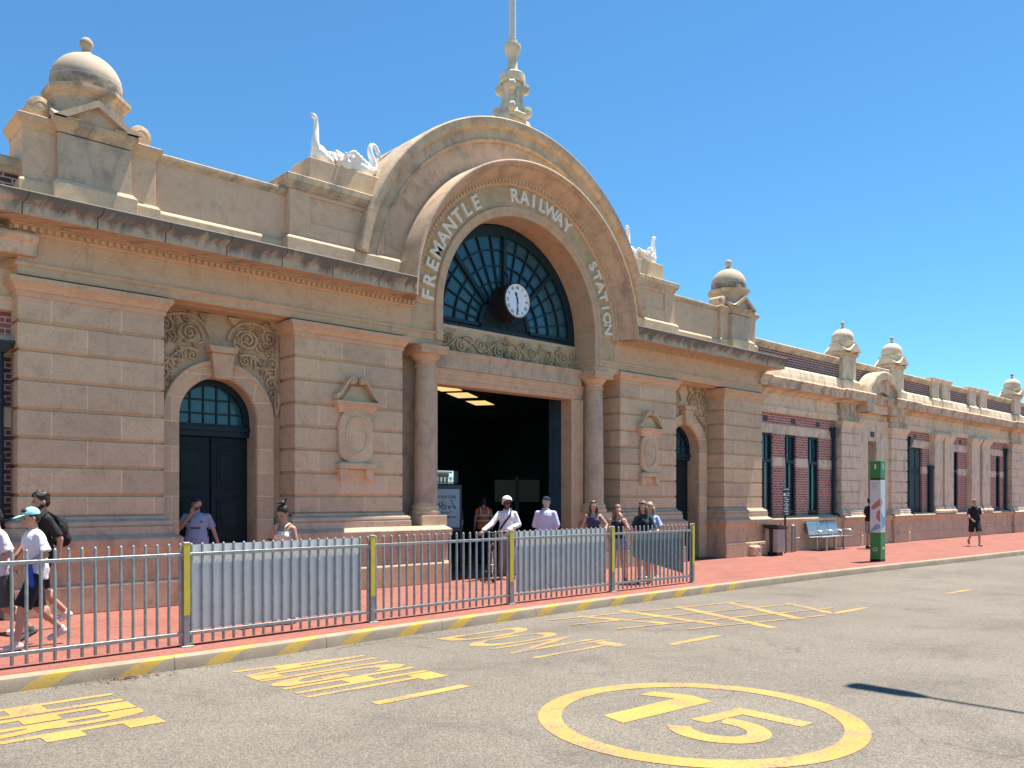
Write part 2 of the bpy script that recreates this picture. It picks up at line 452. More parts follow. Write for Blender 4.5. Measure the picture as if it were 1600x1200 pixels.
# ================================================================== SETTING: ground, road, kerb, pavement
KERB = [(-9, 9.14), (1.9, 9.10), (4.2, 9.10), (6.3, 9.24), (8.7, 9.34), (11.1, 9.40), (13.8, 9.41), (17.8, 9.38), (21.6, 9.27), (26, 9.02), (31, 8.80), (38, 8.45), (62, 7.2)]
def smooth_line(pts, n=6):
    out = []
    for i in range(len(pts)-1):
        p0 = pts[max(i-1, 0)]; p1 = pts[i]; p2 = pts[i+1]; p3 = pts[min(i+2, len(pts)-1)]
        for j in range(n):
            t = j/n
            out.append(tuple(.5*((2*p1[k])+(-p0[k]+p2[k])*t+(2*p0[k]-5*p1[k]+4*p2[k]-p3[k])*t*t+(-p0[k]+3*p1[k]-3*p2[k]+p3[k])*t**3) for k in range(2)))
    out.append(pts[-1]); return out
KL = smooth_line(KERB)
mb = MB(); mb.add([(-400, -400, -.3), (500, -400, -.3), (500, 500, -.3), (-400, 500, -.3)], [(0, 1, 2, 3)])
tag(mb.build('ground', plain('dry_ground', (.22, .18, .13), .9, .2, .3)), kind='structure')
mb = MB()
vs = []; fs = []
for i, (x, y) in enumerate(KL): vs += [(x, -45, -.14), (x, 1, -.14), (x, y+.03, -.14)]
for i in range(len(KL)-1): fs += [(3*i, 3*i+1, 3*i+4, 3*i+3), (3*i+1, 3*i+2, 3*i+5, 3*i+4)]
mb.add(vs, fs); tag(mb.build('road', M['asphalt']), kind='structure')
mb = MB().mould(KL, [(-.16, -.16), (-.16, 0), (-.045, 0), (-.012, -.012), (0, -.045), (.012, -.15)])
ko = mb.build('kerb', M['kerb'], smooth=30); tag(ko, kind='structure')
at = ko.data.attributes.new('inset', 'FLOAT', 'POINT')
for i, d in enumerate([.16, .16, .045, .012, 0, -.012]*len(KL)): at.data[i].value = max(0., d)
mb = MB(); vs = []; fs = []
for x, y in KL: vs += [(x, y+.16, -.002), (x, 14.32, -.002), (x, y+.16, -.2), (x, 14.32, -.2)]
for i in range(len(KL)-1):
    a = 4*i; b = a+4; fs += [(a, a+1, b+1, b), (a+2, a+3, b+3, b+2), (a, a+2, b+2, b), (a+1, a+3, b+3, b+1)]
mb.add(vs, fs); tag(mb.build('pavement', M['pavers']), kind='structure')

# ------------------------------------------------------------------ road markings (sheets 4 mm above the road)
ZR = -.136
def sheet(polys, name, mat, label, cat='road marking', group=None, z=ZR):
    mb = MB()
    for p in polys:
        n = len(mb.v); mb.v += [(x, y, z) for x, y in p]; mb.f.append(tuple(range(n, n+len(p))))
    o = mb.build(name, mat)
    return tag(o, label, cat, group)
def ring_poly(cx, cy, r0, r1, n=72):
    return [[(cx+r*math.cos(a), cy+r*math.sin(a)) for r, a in ((r0, a0), (r1, a0), (r1, a1), (r0, a1))]
            for a0, a1 in ((2*PI*i/n, 2*PI*(i+1)/n) for i in range(n))]
def road_text(body, x0, x1, ytop, ybot, name, mat, label, bold=.026):
    """text read by a driver heading +X: letters' tops to +X, reading from +Y to -Y"""
    t = fit(text_mesh(body, 1., 0., bold), 0, 1, 0, 1)
    mb = MB(); mb.v = [(x0+v[1]*(x1-x0), ytop+(ybot-ytop)*v[0], ZR) for v in t.v]; mb.f = t.f
    o = mb.build(name, mat); return tag(o, label, 'road marking', 'yellow lettering painted on the road')
road_text("HERE", 1.16, 2.66, 8.42, 7.03, 'road_word', M['paint'], 'yellow road lettering HERE nearest the camera, beside the kerb')
road_text("ALIGHT", 3.92, 5.50, 8.60, 6.86, 'road_word', M['paint'], 'yellow road lettering ALIGHT between the words HERE and DON\'T')
road_text("DON'T", 6.80, 8.36, 8.78, 6.76, 'road_word', M['paintworn'], 'faded yellow road lettering DON\'T farthest along the kerb', .012)
CX, CY = 5.97, 4.12
rm = thing('speed_limit_marking', 'big yellow 15 in a painted ring on the road', 'road marking', (CX, CY, ZR))
mb = MB()
for p in ring_poly(CX, CY, 1.145, 1.34):
    n = len(mb.v); mb.v += [(x, y, ZR) for x, y in p]; mb.f.append(tuple(range(n, n+4)))
mb.build('painted_ring', M['paint'], rm)
mb = MB(); p = [(5.44, 4.71), (5.38, 4.44), (6.54, 4.36), (6.60, 4.62), (6.47, 4.97), (6.27, 4.97), (6.38, 4.66)]
mb.v = [(x, y, ZR) for x, y in p]; mb.f = [tuple(range(len(p)))]
mb.build('painted_numeral', M['paint'], rm)
# the 5: flag, stem and bowl as one outline in (u along +X = up, v along -Y = right)
def five():
    def P(u, v): return (5.42+u*1.10, 4.18-v*.86, ZR)
    mb = MB()
    def q(pts):
        n = len(mb.v); mb.v += [P(*p) for p in pts]; mb.f.append(tuple(range(n, n+len(pts))))
    q([(1., .12), (1., .93), (.83, .93), (.83, .30), (.83, .12)])
    q([(.83, .12), (.83, .30), (.60, .27), (.42, .25), (.42, .05)])
    # bowl
    n = 26; c = (.335, .44)
    for i in range(n):
        a0 = R(112-i*(112+150)/n); a1 = R(112-(i+1)*(112+150)/n)
        def pt(a, k): return (c[0]+math.sin(a)*(.335 if k else .165), c[1]+math.cos(a)*(.49 if k else .27))
        q([pt(a0, 0), pt(a0, 1), pt(a1, 1), pt(a1, 0)])
    return mb
five().build('painted_numeral', M['paint'], rm)
for i, (x, y) in enumerate([(4.26, 6.32), (8.70, 6.36), (13.02, 6.32), (17.34, 6.16)]):
    nm = ['nearest the word ALIGHT', 'between the word DON\'T and the cross hatching', 'at the far end of the cross hatching', 'farthest off on the open road'][i]
    sheet([[(x, y), (x+1.07, y-.02*i), (x+1.07, y+.125-.02*i), (x, y+.125)]], 'lane_dash', M['paint'] if i < 2 else M['paintworn'],
          'yellow lane dash '+nm, 'road marking', 'yellow dashes of the lane line')
# cross hatching
polys = []
def bar(x0, y0, x1, y1, w):
    d = Vector((x1-x0, y1-y0)).normalized(); n = Vector((-d.y, d.x))*w/2
    return [(x0+n.x, y0+n.y), (x1+n.x, y1+n.y), (x1-n.x, y1-n.y), (x0-n.x, y0-n.y)]
for (x0, y0, x1, y1) in ((9.75, 8.95, 10.15, 7.5), (10.75, 8.95, 10.6, 6.95), (11.85, 8.6, 10.9, 6.25), (12.95, 8.3, 12.0, 6.4), (13.65, 7.55, 12.9, 6.3)):
    polys.append(bar(x0, y0, x1, y1, .17))
tag(sheet(polys, 'cross_hatching', M['paintworn'], 'worn yellow cross hatching on the road past the word DON\'T'), None)
polys2 = []
for (x0, y0, x1, y1) in ((9.1, 8.95, 13.3, 8.2), (9.0, 8.4, 13.6, 7.4), (9.2, 7.7, 13.6, 6.7), (9.9, 7.0, 12.7, 6.35)):
    polys2.append(bar(x0, y0, x1, y1, .065))
mb = MB()
for p in polys2:
    n = len(mb.v); mb.v += [(x, y, ZR+.003) for x, y in p]; mb.f.append(tuple(range(n, n+4)))
ch = bpy.data.objects['cross_hatching']
mb.build('cross_line', M['paintworn'], ch)
# leaf litter gathered against the kerb
mb = MB(); lr = random.Random(3)
def leaf(x, y, z, s):
    a = lr.uniform(0, 2*PI); tilt = lr.uniform(-.5, .5); c, n = math.cos(a), math.sin(a)
    b = len(mb.v); h = s*.45
    for u, v in ((-s, 0), (0, h), (s, 0), (0, -h)):
        mb.v.append((x+u*c-v*n, y+u*n+v*c, z+abs(u)*tilt*.5+.006+abs(v)*.3))
    mb.f.append((b, b+1, b+2, b+3))
for _ in range(150):
    x = lr.gauss(3.02, .2); leaf(x, 9.06-abs(lr.gauss(0, .09)), -.138+lr.uniform(0, .02), lr.uniform(.010, .026))
for _ in range(420):
    x = lr.uniform(1.5, 16); y = min(p[1] for p in KL if abs(p[0]-x) < 1.2)
    leaf(x, y-.02-abs(lr.gauss(0, .06)), -.139, lr.uniform(.005, .016))
o = mb.build('leaf_litter', plain('dry_leaf_litter', (.19, .11, .06), .9, .5, 40)); tag(o, kind='stuff')

# ================================================================== STATION: central pavilion
ST = thing('railway_station', 'pink sandstone railway station front with big arch and clock', 'railway station', (XC, 14.4, 0))
YF = 13.65
CB = [1.42, 1.74, 2.16, 2.575, 2.99, 3.41, 3.835, 4.245, 4.62]
def pier(mb, x0, x1, yb=14.3):
    mb.box(x0+.045, x1-.045, YF+.045, yb, 1.40, 4.62)
    for a, b in zip(CB[:-1], CB[1:]):
        # each course with a chamfered lower edge
        mb.taper(x0, x1, YF, yb, a+.06, a+.028, 0.022, 0.022) if False else None
        mb.box(x0, x1, YF, yb-.004, a+.034, b-.012)
        mb.add([(x, y, z) for (x, y, z) in ((x0, YF, a+.034), (x1, YF, a+.034), (x1-.04, YF+.04, a-.004), (x0+.04, YF+.04, a-.004))], [(0, 1, 2, 3)])
def path_round(x0, x1, y=YF, yb=14.3): return [(x0, yb), (x0, y), (x1, y), (x1, yb)]
CAPP = [(-.02, 4.60), (.0, 4.60), (.022, 4.615), (.022, 4.68), (.045, 4.69), (.06, 4.74), (.10, 4.79), (.115, 4.80), (.115, 4.875), (-.02, 4.90)]
BASEP = [(-.02, 1.15), (.125, 1.15), (.125, 1.265), (.095, 1.275), (.115, 1.31), (.108, 1.345), (.07, 1.37), (.03, 1.385), (.012, 1.43), (-.02, 1.43)]
PEDP = [(-.02, 0), (.215, 0), (.215, .385), (.20, .42), (.165, .43), (.165, .86), (.18, .875), (.20, .93), (.225, .95), (.23, 1.085), (.125, 1.155), (-.02, 1.155)]

def spiral(mb, cx, cz, y, r, turns=1.6, a0=0., d=1, th=.022, dep=.6):
    pts = []; rs = []
    n = int(18*turns)
    for i in range(n+1):
        t = i/n; rr = r*(1-.86*t); a = a0+d*2*PI*turns*t
        pts.append((cx+rr*math.cos(a), y-.03-.02*t, cz+rr*math.sin(a))); rs.append(th*1.15*(1-.35*t))
    mb.tube(pts, rs, 6); mb.ell((cx, y-.02, cz), (r*.2, .03, r*.2), 8, 6)
def leafy(mb, x, z, y, ang, L, rr=None):
    """an acanthus leaf: a row of overlapping lobes along a curved rib"""
    n = 5
    for i in range(n):
        t = i/(n-1); a = ang+.5*t
        px = x+math.cos(a)*L*t; pz = z+math.sin(a)*L*t; w = L*(.30-.2*t)
        for sgn in (-1, 1):
            q = Matrix.Rotation(-(a+sgn*.9), 3, 'Y')
            mb.ell((px-math.sin(a)*sgn*w*.6, y-.022, pz+math.cos(a)*sgn*w*.6), (w*.9, .040, w*.36), 7, 5, q)
    mb.tube([(x+math.cos(ang+.5*t)*L*t, y-.028, z+math.sin(ang+.5*t)*L*t) for t in (0, .3, .6, 1.)], [.016, .014, .012, .006], 5)
def curve(mb, p, y, th=.02):
    n = 14; pts = []
    for i in range(n+1):
        t = i/n; a = (1-t)**3; b = 3*t*(1-t)**2; c = 3*t*t*(1-t); d = t**3
        pts.append((a*p[0][0]+b*p[1][0]+c*p[2][0]+d*p[3][0], y-.03, a*p[0][1]+b*p[1][1]+c*p[2][1]+d*p[3][1]))
    mb.tube(pts, [th]*(n+1), 6)

def half(mir):
    side = 'right' if mir else 'left'
    B = lambda: MB(mir)
    for (x0, x1) in ((3.06, 5.13), (7.43, 9.77)):
        mb = B(); pier(mb, x0, x1); p = mb.build('pier', M['ashlar'], ST, bevel=.008)
        B().mould(path_round(x0, x1), CAPP).build('capital', M['orange'], p, smooth=35)
        B().mould(path_round(x0, x1), BASEP).build('base_moulding', M['grey'], p, smooth=35)
    # pedestals
    mb = B().mould(path_round(3.06, 5.13), PEDP); mb.box(3.06, 5.13, YF+.02, 14.3, 0, 1.12)
    mb.build('pedestal', M['pedestal'], ST, bevel=.012)
    mb = B().mould([(7.43, 14.3), (7.43, YF), (10.62, YF), (10.62, 14.3)], PEDP); mb.box(7.46, 10.60, YF+.02, 14.28, 0, 1.15)
    mb.build('pedestal', M['pedestal'], ST, bevel=.012)
    # rough-hewn footing stones at the outer corner
    # column on its plinth
    c = (10.50, 13.88)
    sh = [(.238, 1.60)]+[(.238-.036*(i/10)**1.6, 1.60+2.78*i/10) for i in range(1, 11)]
    col = B().lathe(c[0], c[1], sh, 36).build('column', M['grey'], ST, smooth=40)
    mb = B().box(c[0]-.32, c[0]+.32, c[1]-.32, c[1]+.32, 1.15, 1.36)
    mb.build('plinth', M['stone'], col, bevel=.01)
    B().lathe(c[0], c[1], [(.30, 1.362), (.315, 1.40), (.31, 1.44), (.275, 1.47), (.27, 1.50), (.285, 1.52), (.28, 1.55), (.25, 1.565), (.238, 1.605)], 36).build('base', M['stone'], col, smooth=35)
    mb = B().lathe(c[0], c[1], [(.202, 4.375), (.225, 4.38), (.228, 4.41), (.205, 4.42), (.205, 4.50), (.23, 4.51), (.24, 4.54), (.30, 4.60), (.315, 4.63)], 36)
    mb.taper(c[0]-.335, c[0]+.335, c[1]-.335, c[1]+.335, 4.632, 4.72, 0, 0); mb.box(c[0]-.35, c[0]+.35, c[1]-.35, c[1]+.35, 4.722, 4.80)
    mb.build('capital', M['orange'], col, smooth=35)
    # wall between pier and column
    mb = B().box(9.70, 10.93, 14.26, 14.72, 0, 4.85); mb.build('wall', M['grey'], ST)
    # recessed bay with arched doorway
    dx, hw, sp = 6.28, .71, 3.09
    arcp = [(dx-hw*math.cos(PI*i/28), sp+hw*math.sin(PI*i/28)) for i in range(29)]
    poly = [(5.10, 0), (dx-hw, 0)]+arcp+[(dx+hw, 0), (7.46, 0), (7.46, 4.95), (5.10, 4.95)]
    w = B().prism(poly, 14.24, 14.85).build('wall', M['stone'], ST)
    dc = B()
    dprof = [(.695, 14.28), (.695, 14.20), (.715, 14.17), (.90, 14.15), (.925, 14.12), (.985, 14.12), (1.0, 14.15), (1.0, 14.28)]
    dc.arc(dx, sp, dprof, 0, 180, 36)
    dc.mould([(dx-1., 14.14), (dx-1., 14.13)], [(0, 0)]*0+[]) if False else None
    for s in (-1, 1):
        q = [(dx+s*r, y) for r, y in dprof]
        dc.prism(q, -.0, sp, 'xy')
    surr = dc.build('door_surround', M['ashlar'], ST, smooth=25)
    kb = B(); kb.prism([(dx-.15, 3.755), (dx+.15, 3.755), (dx+.205, 4.20), (dx-.205, 4.20)], 14.02, 14.24)
    kb.prism([(dx-.215, 4.202), (dx+.215, 4.202), (dx+.25, 4.25), (dx+.27, 4.32), (dx-.27, 4.32), (dx-.25, 4.25)], 13.98, 14.24)
    kb.build('keystone', M['orange'], surr, bevel=.012)
    cv = B(); yw = 14.235
    for s in (-1, 1):
        X = lambda a: dx+s*a
        A = lambda a: a if s > 0 else PI-a
        curve(cv, [(X(.16), 4.47), (X(.25), 4.85), (X(.62), 4.92), (X(1.02), 4.70)], yw, .030)
        curve(cv, [(X(.30), 4.55), (X(.38), 4.72), (X(.65), 4.72), (X(.72), 4.5)], yw, .024)
        spiral(cv, X(.52), 4.52, yw, .17, 1.8, A(.2), -s, .026)
        spiral(cv, X(.93), 4.60, yw, .14, 1.5, A(2.), s, .022)
        spiral(cv, X(.47), 4.14, yw, .10, 1.6, A(1.), s, .020)
        curve(cv, [(X(.36), 4.22), (X(.6), 4.33), (X(.75), 4.18), (X(1.0), 3.86)], yw, .024)
        spiral(cv, X(1.0), 4.12, yw, .12, 1.4, A(2.2), -s, .022)
        spiral(cv, X(.98), 3.78, yw, .13, 1.5, A(.5), s, .022)
        curve(cv, [(X(1.08), 4.75), (X(1.12), 4.3), (X(1.0), 3.6), (X(1.07), 3.22)], yw, .024)
        curve(cv, [(X(1.12), 3.62), (X(1.14), 3.4), (X(1.1), 3.3), (X(1.07), 3.2)], yw, .03)
        for (a, z, an, L) in ((.30, 4.42, .35, .30), (.70, 4.42, .1, .3), (.85, 4.80, -.4, .24), (.60, 4.75, 2.6, .22), (.62, 4.2, -.6, .3), (.9, 4.32, .6, .22),
                              (.86, 4.02, -1.1, .34), (1.02, 3.62, -1.4, .30), (.95, 3.55, -2.0, .2), (.4, 4.3, 1.2, .16), (1.05, 4.4, 1.3, .22), (.78, 4.6, 2.0, .2)):
            leafy(cv, X(a), z, yw, A(an), L)
        # little cushion caps over the stems
        for a, z, wd in ((.26, 4.80, .11), (1.02, 4.83, .10)):
            cv.prism([(X(a)-wd, z+.07), (X(a)+wd, z+.07), (X(a)+wd*.35, z-.05), (X(a)-wd*.35, z-.05)], yw-.06, yw+.01)
        cv.prism([(X(.78)-.15, 4.06), (X(.78)+.15, 4.06), (X(.78)+.13, 4.01), (X(.78)-.13, 4.01)], yw-.06, yw+.01)
    cv.build('foliage_carving', M['carve'], ST, smooth=40)
    # doors
    dr = B(); dr.box(dx-hw+.0, dx+hw, 14.62, 14.70, 0, 2.80)
    for s in (-1, 1):
        dr.box(dx+s*.02 if s > 0 else dx-.68, dx+.68 if s > 0 else dx-.02, 14.58, 14.62, .02, 2.78)
        for z0, z1 in ((.25, .95), (1.12, 1.72), (1.88, 2.62)):
            x0, x1 = (dx+.12, dx+.58) if s > 0 else (dx-.58, dx-.12)
            dr.box(x0, x1, 14.566, 14.58, z0, z1); dr.box(x0+.05, x1-.05, 14.556, 14.566, z0+.06, z1-.06)
    door = dr.build('double_door', M['door'], ST, bevel=.006)
    fr = B(); fr.box(dx-hw, dx+hw, 14.52, 14.72, 2.80, 3.02); fr.box(dx-hw, dx+hw, 14.48, 14.52, 2.90, 2.97)
    fr.arc(dx, sp, [(.60, 14.60), (.60, 14.52), (.712, 14.52), (.712, 14.66), (.60, 14.66)], 0, 180, 28)
    for s in (-1, 1): fr.box(dx+s*.655-.055, dx+s*.655+.055, 14.52, 14.66, 3.0, sp)
    fx = fr.build('fanlight', M['teal'], ST)
    gl = B(); gl.prism([(dx-.62, 3.02)]+[(dx-.62*math.cos(PI*i/24), sp+.62*math.sin(PI*i/24)) for i in range(25)]+[(dx+.62, 3.02)], 14.60, 14.61)
    gl.build('pane', M['lglass'], fx)
    br = B()
    for k in (-.36, -.12, .12, .36):
        h = math.sqrt(.6**2-k*k); br.box(dx+k-.014, dx+k+.014, 14.575, 14.60, 3.02, sp+h)
    for z in (3.20, 3.44):
        h = math.sqrt(max(.0, .6**2-(z-sp)**2)); br.box(dx-h, dx+h, 14.570, 14.598, z-.014, z+.014)
    br.build('glazing_bars', M['teal'], fx)
    # cartouche on the inner pier
    cx = 8.66; ca = B()
    out = []
    for i in range(48):
        a = 2*PI*i/48; sx_ = math.copysign(abs(math.cos(a))**.75, math.cos(a)); sz = math.copysign(abs(math.sin(a))**.55, math.sin(a))
        out.append((cx+.375*sx_*(1-.06*math.sin(a)), 2.87+.50*sz))
    ca.prism(out, YF-.09, YF+.01)
    cart = ca.build('cartouche', M['stone'], ST, bevel=.02, segs=2)
    ov = B(); ov.tube([(cx+.23*math.cos(2*PI*i/40), YF-.092, 2.88+.34*math.sin(2*PI*i/40)) for i in range(41)], .026, 8)
    ov.build('oval_rim', M['stone'], cart, smooth=True)
    cc = B(); cc.mould([(cx-.37, YF+.01), (cx-.37, YF-.08), (cx+.37, YF-.08), (cx+.37, YF+.01)], [(-.02, 3.30), (.0, 3.30), (.01, 3.35), (.05, 3.39), (.055, 3.44), (.10, 3.47), (.10, 3.51), (-.02, 3.52)])
    cc.box(cx-.36, cx+.36, YF-.07, YF+.01, 3.31, 3.505)
    for s in (-1, 1):
        pl = []; pu = []
        for i in range(13):
            t = i/12; x = .47-.36*t; z = 3.53+.36*(t*t*(3-2*t)); pl.append((cx+s*x, z)); pu.append((cx+s*(x-.015), z+.10-.01*t))
        cc.prism(pl+pu[::-1], YF-.15, YF+.01)
        cc.tube([(cx+s*(.105+.07*math.cos(-s*0+.9+a)*(1-.12*a)), YF-.155, 3.895+.07*math.sin(.9+a)*(1-.12*a)) for a in [x*.45 for x in range(14)]], .02, 6)
        cc.ell((cx+s*.105, YF-.09, 3.90), (.075, .075, .075), 12, 8)
    cc.prism([(cx-.30, 3.515), (cx+.30, 3.515), (cx+.08, 3.80), (cx-.08, 3.80)], YF-.035, YF+.01)
    cc.build('swan_neck_pediment', M['stone'], cart, smooth=35)
    cs = B(); cs.box(cx-.40, cx+.40, YF-.15, YF+.01, 2.255, 2.36); cs.taper(cx-.38, cx+.38, YF-.13, YF+.01, 2.36, 2.385, .05, .03)
    for s in (-1, 1):
        cs.prism([(cx+s*.37, 2.255), (cx+s*.20, 2.255), (cx+s*.22, 2.10), (cx+s*.35, 2.02)], YF-.11, YF+.01)
    cs.box(cx-.24, cx+.24, YF-.03, YF+.01, 2.10, 2.255)
    cs.build('cartouche_shelf', M['stone'], cart, bevel=.01)
    # entablature
    B().mould([(3.06, 14.6), (3.06, YF), (10.755, YF), (10.755, 14.32)], [(-.3, 4.92), (.0, 4.92), (.0, 5.035), (.02, 5.045), (.035, 5.07), (.035, 5.10), (-.3, 5.10)]).build('architrave', M['orange'], ST, bevel=.006)
    mb = B().box(9.77, 10.75, YF+.01, 14.32, 4.803, 4.92); mb.box(3.08, 10.0, YF+.25, 14.6, 4.90, 4.95)
    mb.build('architrave', M['stone'], ST)
    B().box(3.06, 10.0, YF, 14.6, 5.10, 5.53).build('frieze', M['frieze'], ST)
    mb = B().mould([(3.06, 14.6), (3.06, YF), (10.0, YF)], [(-.02, 5.50), (.025, 5.50), (.04, 5.52), (.04, 5.535), (.07, 5.60), (.10, 5.615), (.10, 5.635), (-.02, 5.635)])
    x = 3.0
    while x < 9.98:
        mb.box(x, x+.055, YF-.105, YF-.035, 5.535, 5.60); x += .105
    y = 13.62
    while y < 14.4:
        mb.box(2.955, 3.03, y, y+.055, 5.535, 5.60); y += .105
    mb.build('dentil_band', M['orange'], ST)
    B().mould([(3.06, 15.0), (3.06, YF), (9.73, YF)], [(-.6, 5.64), (.10, 5.64), (.12, 5.66), (.46, 5.66), (.47, 5.64), (.485, 5.64), (.49, 5.80), (.515, 5.82), (.55, 5.88), (.555, 5.955), (.53, 5.97), (-.6, 6.04)]).build('cornice', M['weather'], ST, bevel=.01, smooth=30)
    # attic
    B().box(4.9, 7.5, 13.90, 14.3, 5.95, 7.14).build('parapet', M['tan'], ST)
    B().mould([(4.9, 13.90), (7.42, 13.90)], [(-.40, 7.14), (.02, 7.14), (.03, 7.17), (.07, 7.20), (.07, 7.265), (.04, 7.28), (-.46, 7.29), (-.46, 7.14)]).build('coping', M['weather2'], ST, bevel=.01)
    B().mould([(4.9, 13.90), (7.3, 13.90)], [(-.05, 5.96), (.07, 5.96), (.07, 6.30), (.02, 6.36), (-.05, 6.36)]).build('base_course', M['stone'], ST, bevel=.01)
    # swan plinth
    x0, x1 = 7.38, 9.72
    mb = B(); mb.box(x0, 9.35, 13.785, 14.35, 6.0, 7.26)
    mb.box(x0, 7.80, 13.75, 13.78, 6.4, 7.26); mb.box(8.98, 9.4, 13.75, 13.78, 6.4, 7.26); mb.box(7.80, 8.98, 13.75, 13.78, 6.4, 6.72); mb.box(7.80, 8.98, 13.75, 13.78, 7.19, 7.26)
    sp_ = mb.build('plinth_block', M['tan'], ST, bevel=.006)
    B().mould([(x0, 14.35), (x0, 13.75), (9.30, 13.75)], [(-.3, 7.26), (.02, 7.26), (.035, 7.31), (.07, 7.34), (.075, 7.37), (.10, 7.38), (.10, 7.50), (.06, 7.52), (-.3, 7.56)]).build('coping', M['weather2'], sp_, bevel=.008)
    B().taper(7.80, 9.45, 13.80, 14.5, 7.53, 7.95, .0, .0).build('plinth_slab', M['stone'], sp_, bevel=.012)
    B().mould([(x0, 14.35), (x0, 13.75), (9.75, 13.75)], [(-.05, 5.97), (.09, 5.97), (.09, 6.36), (.03, 6.42), (-.05, 6.42)]).build('base_course', M['stone'], sp_, bevel=.01)
    turret(mir)

def turret(mir):
    B = lambda: MB(mir)
    cx, cy = 4.12, 14.15
    mb = B().box(3.16, 5.06, 13.82, 14.6, 5.95, 7.13); t = mb.build('turret', M['tan'], ST, bevel=.006)
    B().box(3.60, 4.64, 13.70, 14.7, 6.0, 7.12).build('turret_block', M['grey'], t, bevel=.006)
    B().mould([(3.60, 14.6), (3.60, 13.70), (4.64, 13.70), (4.64, 14.6)], [(-.05, 5.97), (.075, 5.97), (.075, 6.36), (.02, 6.43), (-.05, 6.43)]).build('base_course', M['stone'], t, bevel=.008)
    B().mould([(3.16, 14.6), (3.16, 13.82), (5.06, 13.82), (5.06, 14.6)], [(-.05, 5.97), (.06, 5.97), (.06, 6.33), (.02, 6.38), (-.05, 6.38)]).build('base_course', M['stone'], t, bevel=.008)
    capp = [(-.3, 7.10), (.01, 7.10), (.02, 7.15), (.05, 7.19), (.08, 7.21), (.085, 7.29), (.05, 7.31), (-.3, 7.315)]
    c = B().mould([(3.16, 14.6), (3.16, 13.82), (5.06, 13.82), (5.06, 14.6)], capp); c.box(3.4, 4.8, 13.9, 14.6, 7.12, 7.31)
    c.build('cap_moulding', M['orange'], t, smooth=35)
    c = B().mould([(3.60, 14.6), (3.60, 13.70), (4.64, 13.70), (4.64, 14.6)], [(o, z+.035) for o, z in capp]); c.box(3.75, 4.5, 13.75, 14.6, 7.12, 7.340)
    c.build('cap_moulding', M['weather2'], t, smooth=35)
    # four little pediments
    for k in range(4):
        p = B(); w = .60
        tri = [(-w, 7.345), (w, 7.345), (0, 7.70)]
        p.prism([(-w, 7.325), (0, 7.70), (w, 7.325), (w-.17, 7.325), (0, 7.60), (-w+.17, 7.325)], -.60, -.25)
        p.prism([(-w+.1, 7.318), (w-.1, 7.318), (0, 7.63)], -.50, -.2)
        q = Matrix.Translation((cx, cy, 0)) @ Matrix.Rotation(PI/2*k, 4, 'Z'); p.xf(q)
        p.build('pediment', M['grey'], t)
    oc = PI/8
    B().lathe(cx, cy, [(.535, 7.33), (.535, 7.74)], 8, oc).build('drum', M['grey'], t)
    B().lathe(cx, cy, [(.535, 7.735), (.55, 7.75), (.565, 7.79), (.62, 7.83), (.635, 7.86), (.635, 7.915), (.53, 7.935)], 8, oc).build('drum_cornice', M['weather2'], t)
    pr = [(.505, 7.93), (.515, 8.0), (.515, 8.10)]+[(.515*math.cos(a), 8.10+.49*math.sin(a)) for a in [i*PI/2/14 for i in range(1, 14)]]+[(.012, 8.59)]
    B().lathe(cx, cy, pr, 40).build('dome', M['dome'], t, smooth=True)
    B().lathe(cx, cy, [(.13, 8.565), (.13, 8.59), (.08, 8.63), (.06, 8.66), (.065, 8.68), (.085, 8.72), (.10, 8.77), (.088, 8.82), (.05, 8.865), (.002, 8.885)], 20).build('finial', M['grey'], t, smooth=True)
    for s in (-1, 1):
        v = B(); x = cx+s*.72
        prof = []
        for i in range(17):
            a = PI*1.25*i/16-.35; prof.append((x+s*(-.02)+.165*math.cos(a)*(s), 7.48+.165*math.sin(a)))
        pts = [(cx+s*.52, 7.32)]+[(cx+s*.52, 7.52)]+[(cx+s*(.56+.05*i/4), 7.52-.02*i) for i in range(3)]
        v.lathe(0, 0, [(.15, -.20), (.165, -.19), (.165, .19), (.15, .20)], 22)
        v.xf(Matrix.Translation((x, 14.06, 7.47)) @ Matrix.Rotation(PI/2, 4, 'X'))
        v.tube([(x+.11*math.cos(a*.45)*(1-a*.055), 13.86, 7.47+.11*math.sin(a*.45)*(1-a*.055)) for a in range(15)], .016, 6)
        v.prism([(x-s*.02, 7.32), (x-s*.30, 7.32), (x-s*.30, 7.66), (x-s*.22, 7.57), (x-s*.12, 7.54)], 13.90, 14.22)
        v.build('volute', M['weather2'], t, smooth=35)
def dome_mat():
    t = NT('weathered_dome_stone'); x, y, z = t.sep()[0:3]
    c = t.ramp(t.noise(2.5, 5, .6), [(.3, (.48, .385, .28)), (.7, (.56, .45, .33))])
    nz = t.noise(3.2, 5, .6)
    band = t.math('ADD', t.math('MULTIPLY', z, 1.), t.math('MULTIPLY', nz, .16))
    k = t.ramp(t.math('SUBTRACT', band, 7.5), [(.66, 1.), (.80, 0.)])
    k = t.mix(t.ramp(t.noise(6., 5, .65), [(.35, .25), (.6, 1.)]), (0, 0, 0), k)
    c = t.mix(t.math('MULTIPLY', k, .85), c, (.10, .10, .09))
    jz = t.math('ABSOLUTE', t.math('SUBTRACT', z, 8.12))
    c = t.mix(t.math('LESS_THAN', jz, .006), c, (.5, .46, .4))
    t.bump(t.noise(30., 5, .6), .3, .006)
    return t.out(c, .9, 0., .25)
M['dome'] = dome_mat()
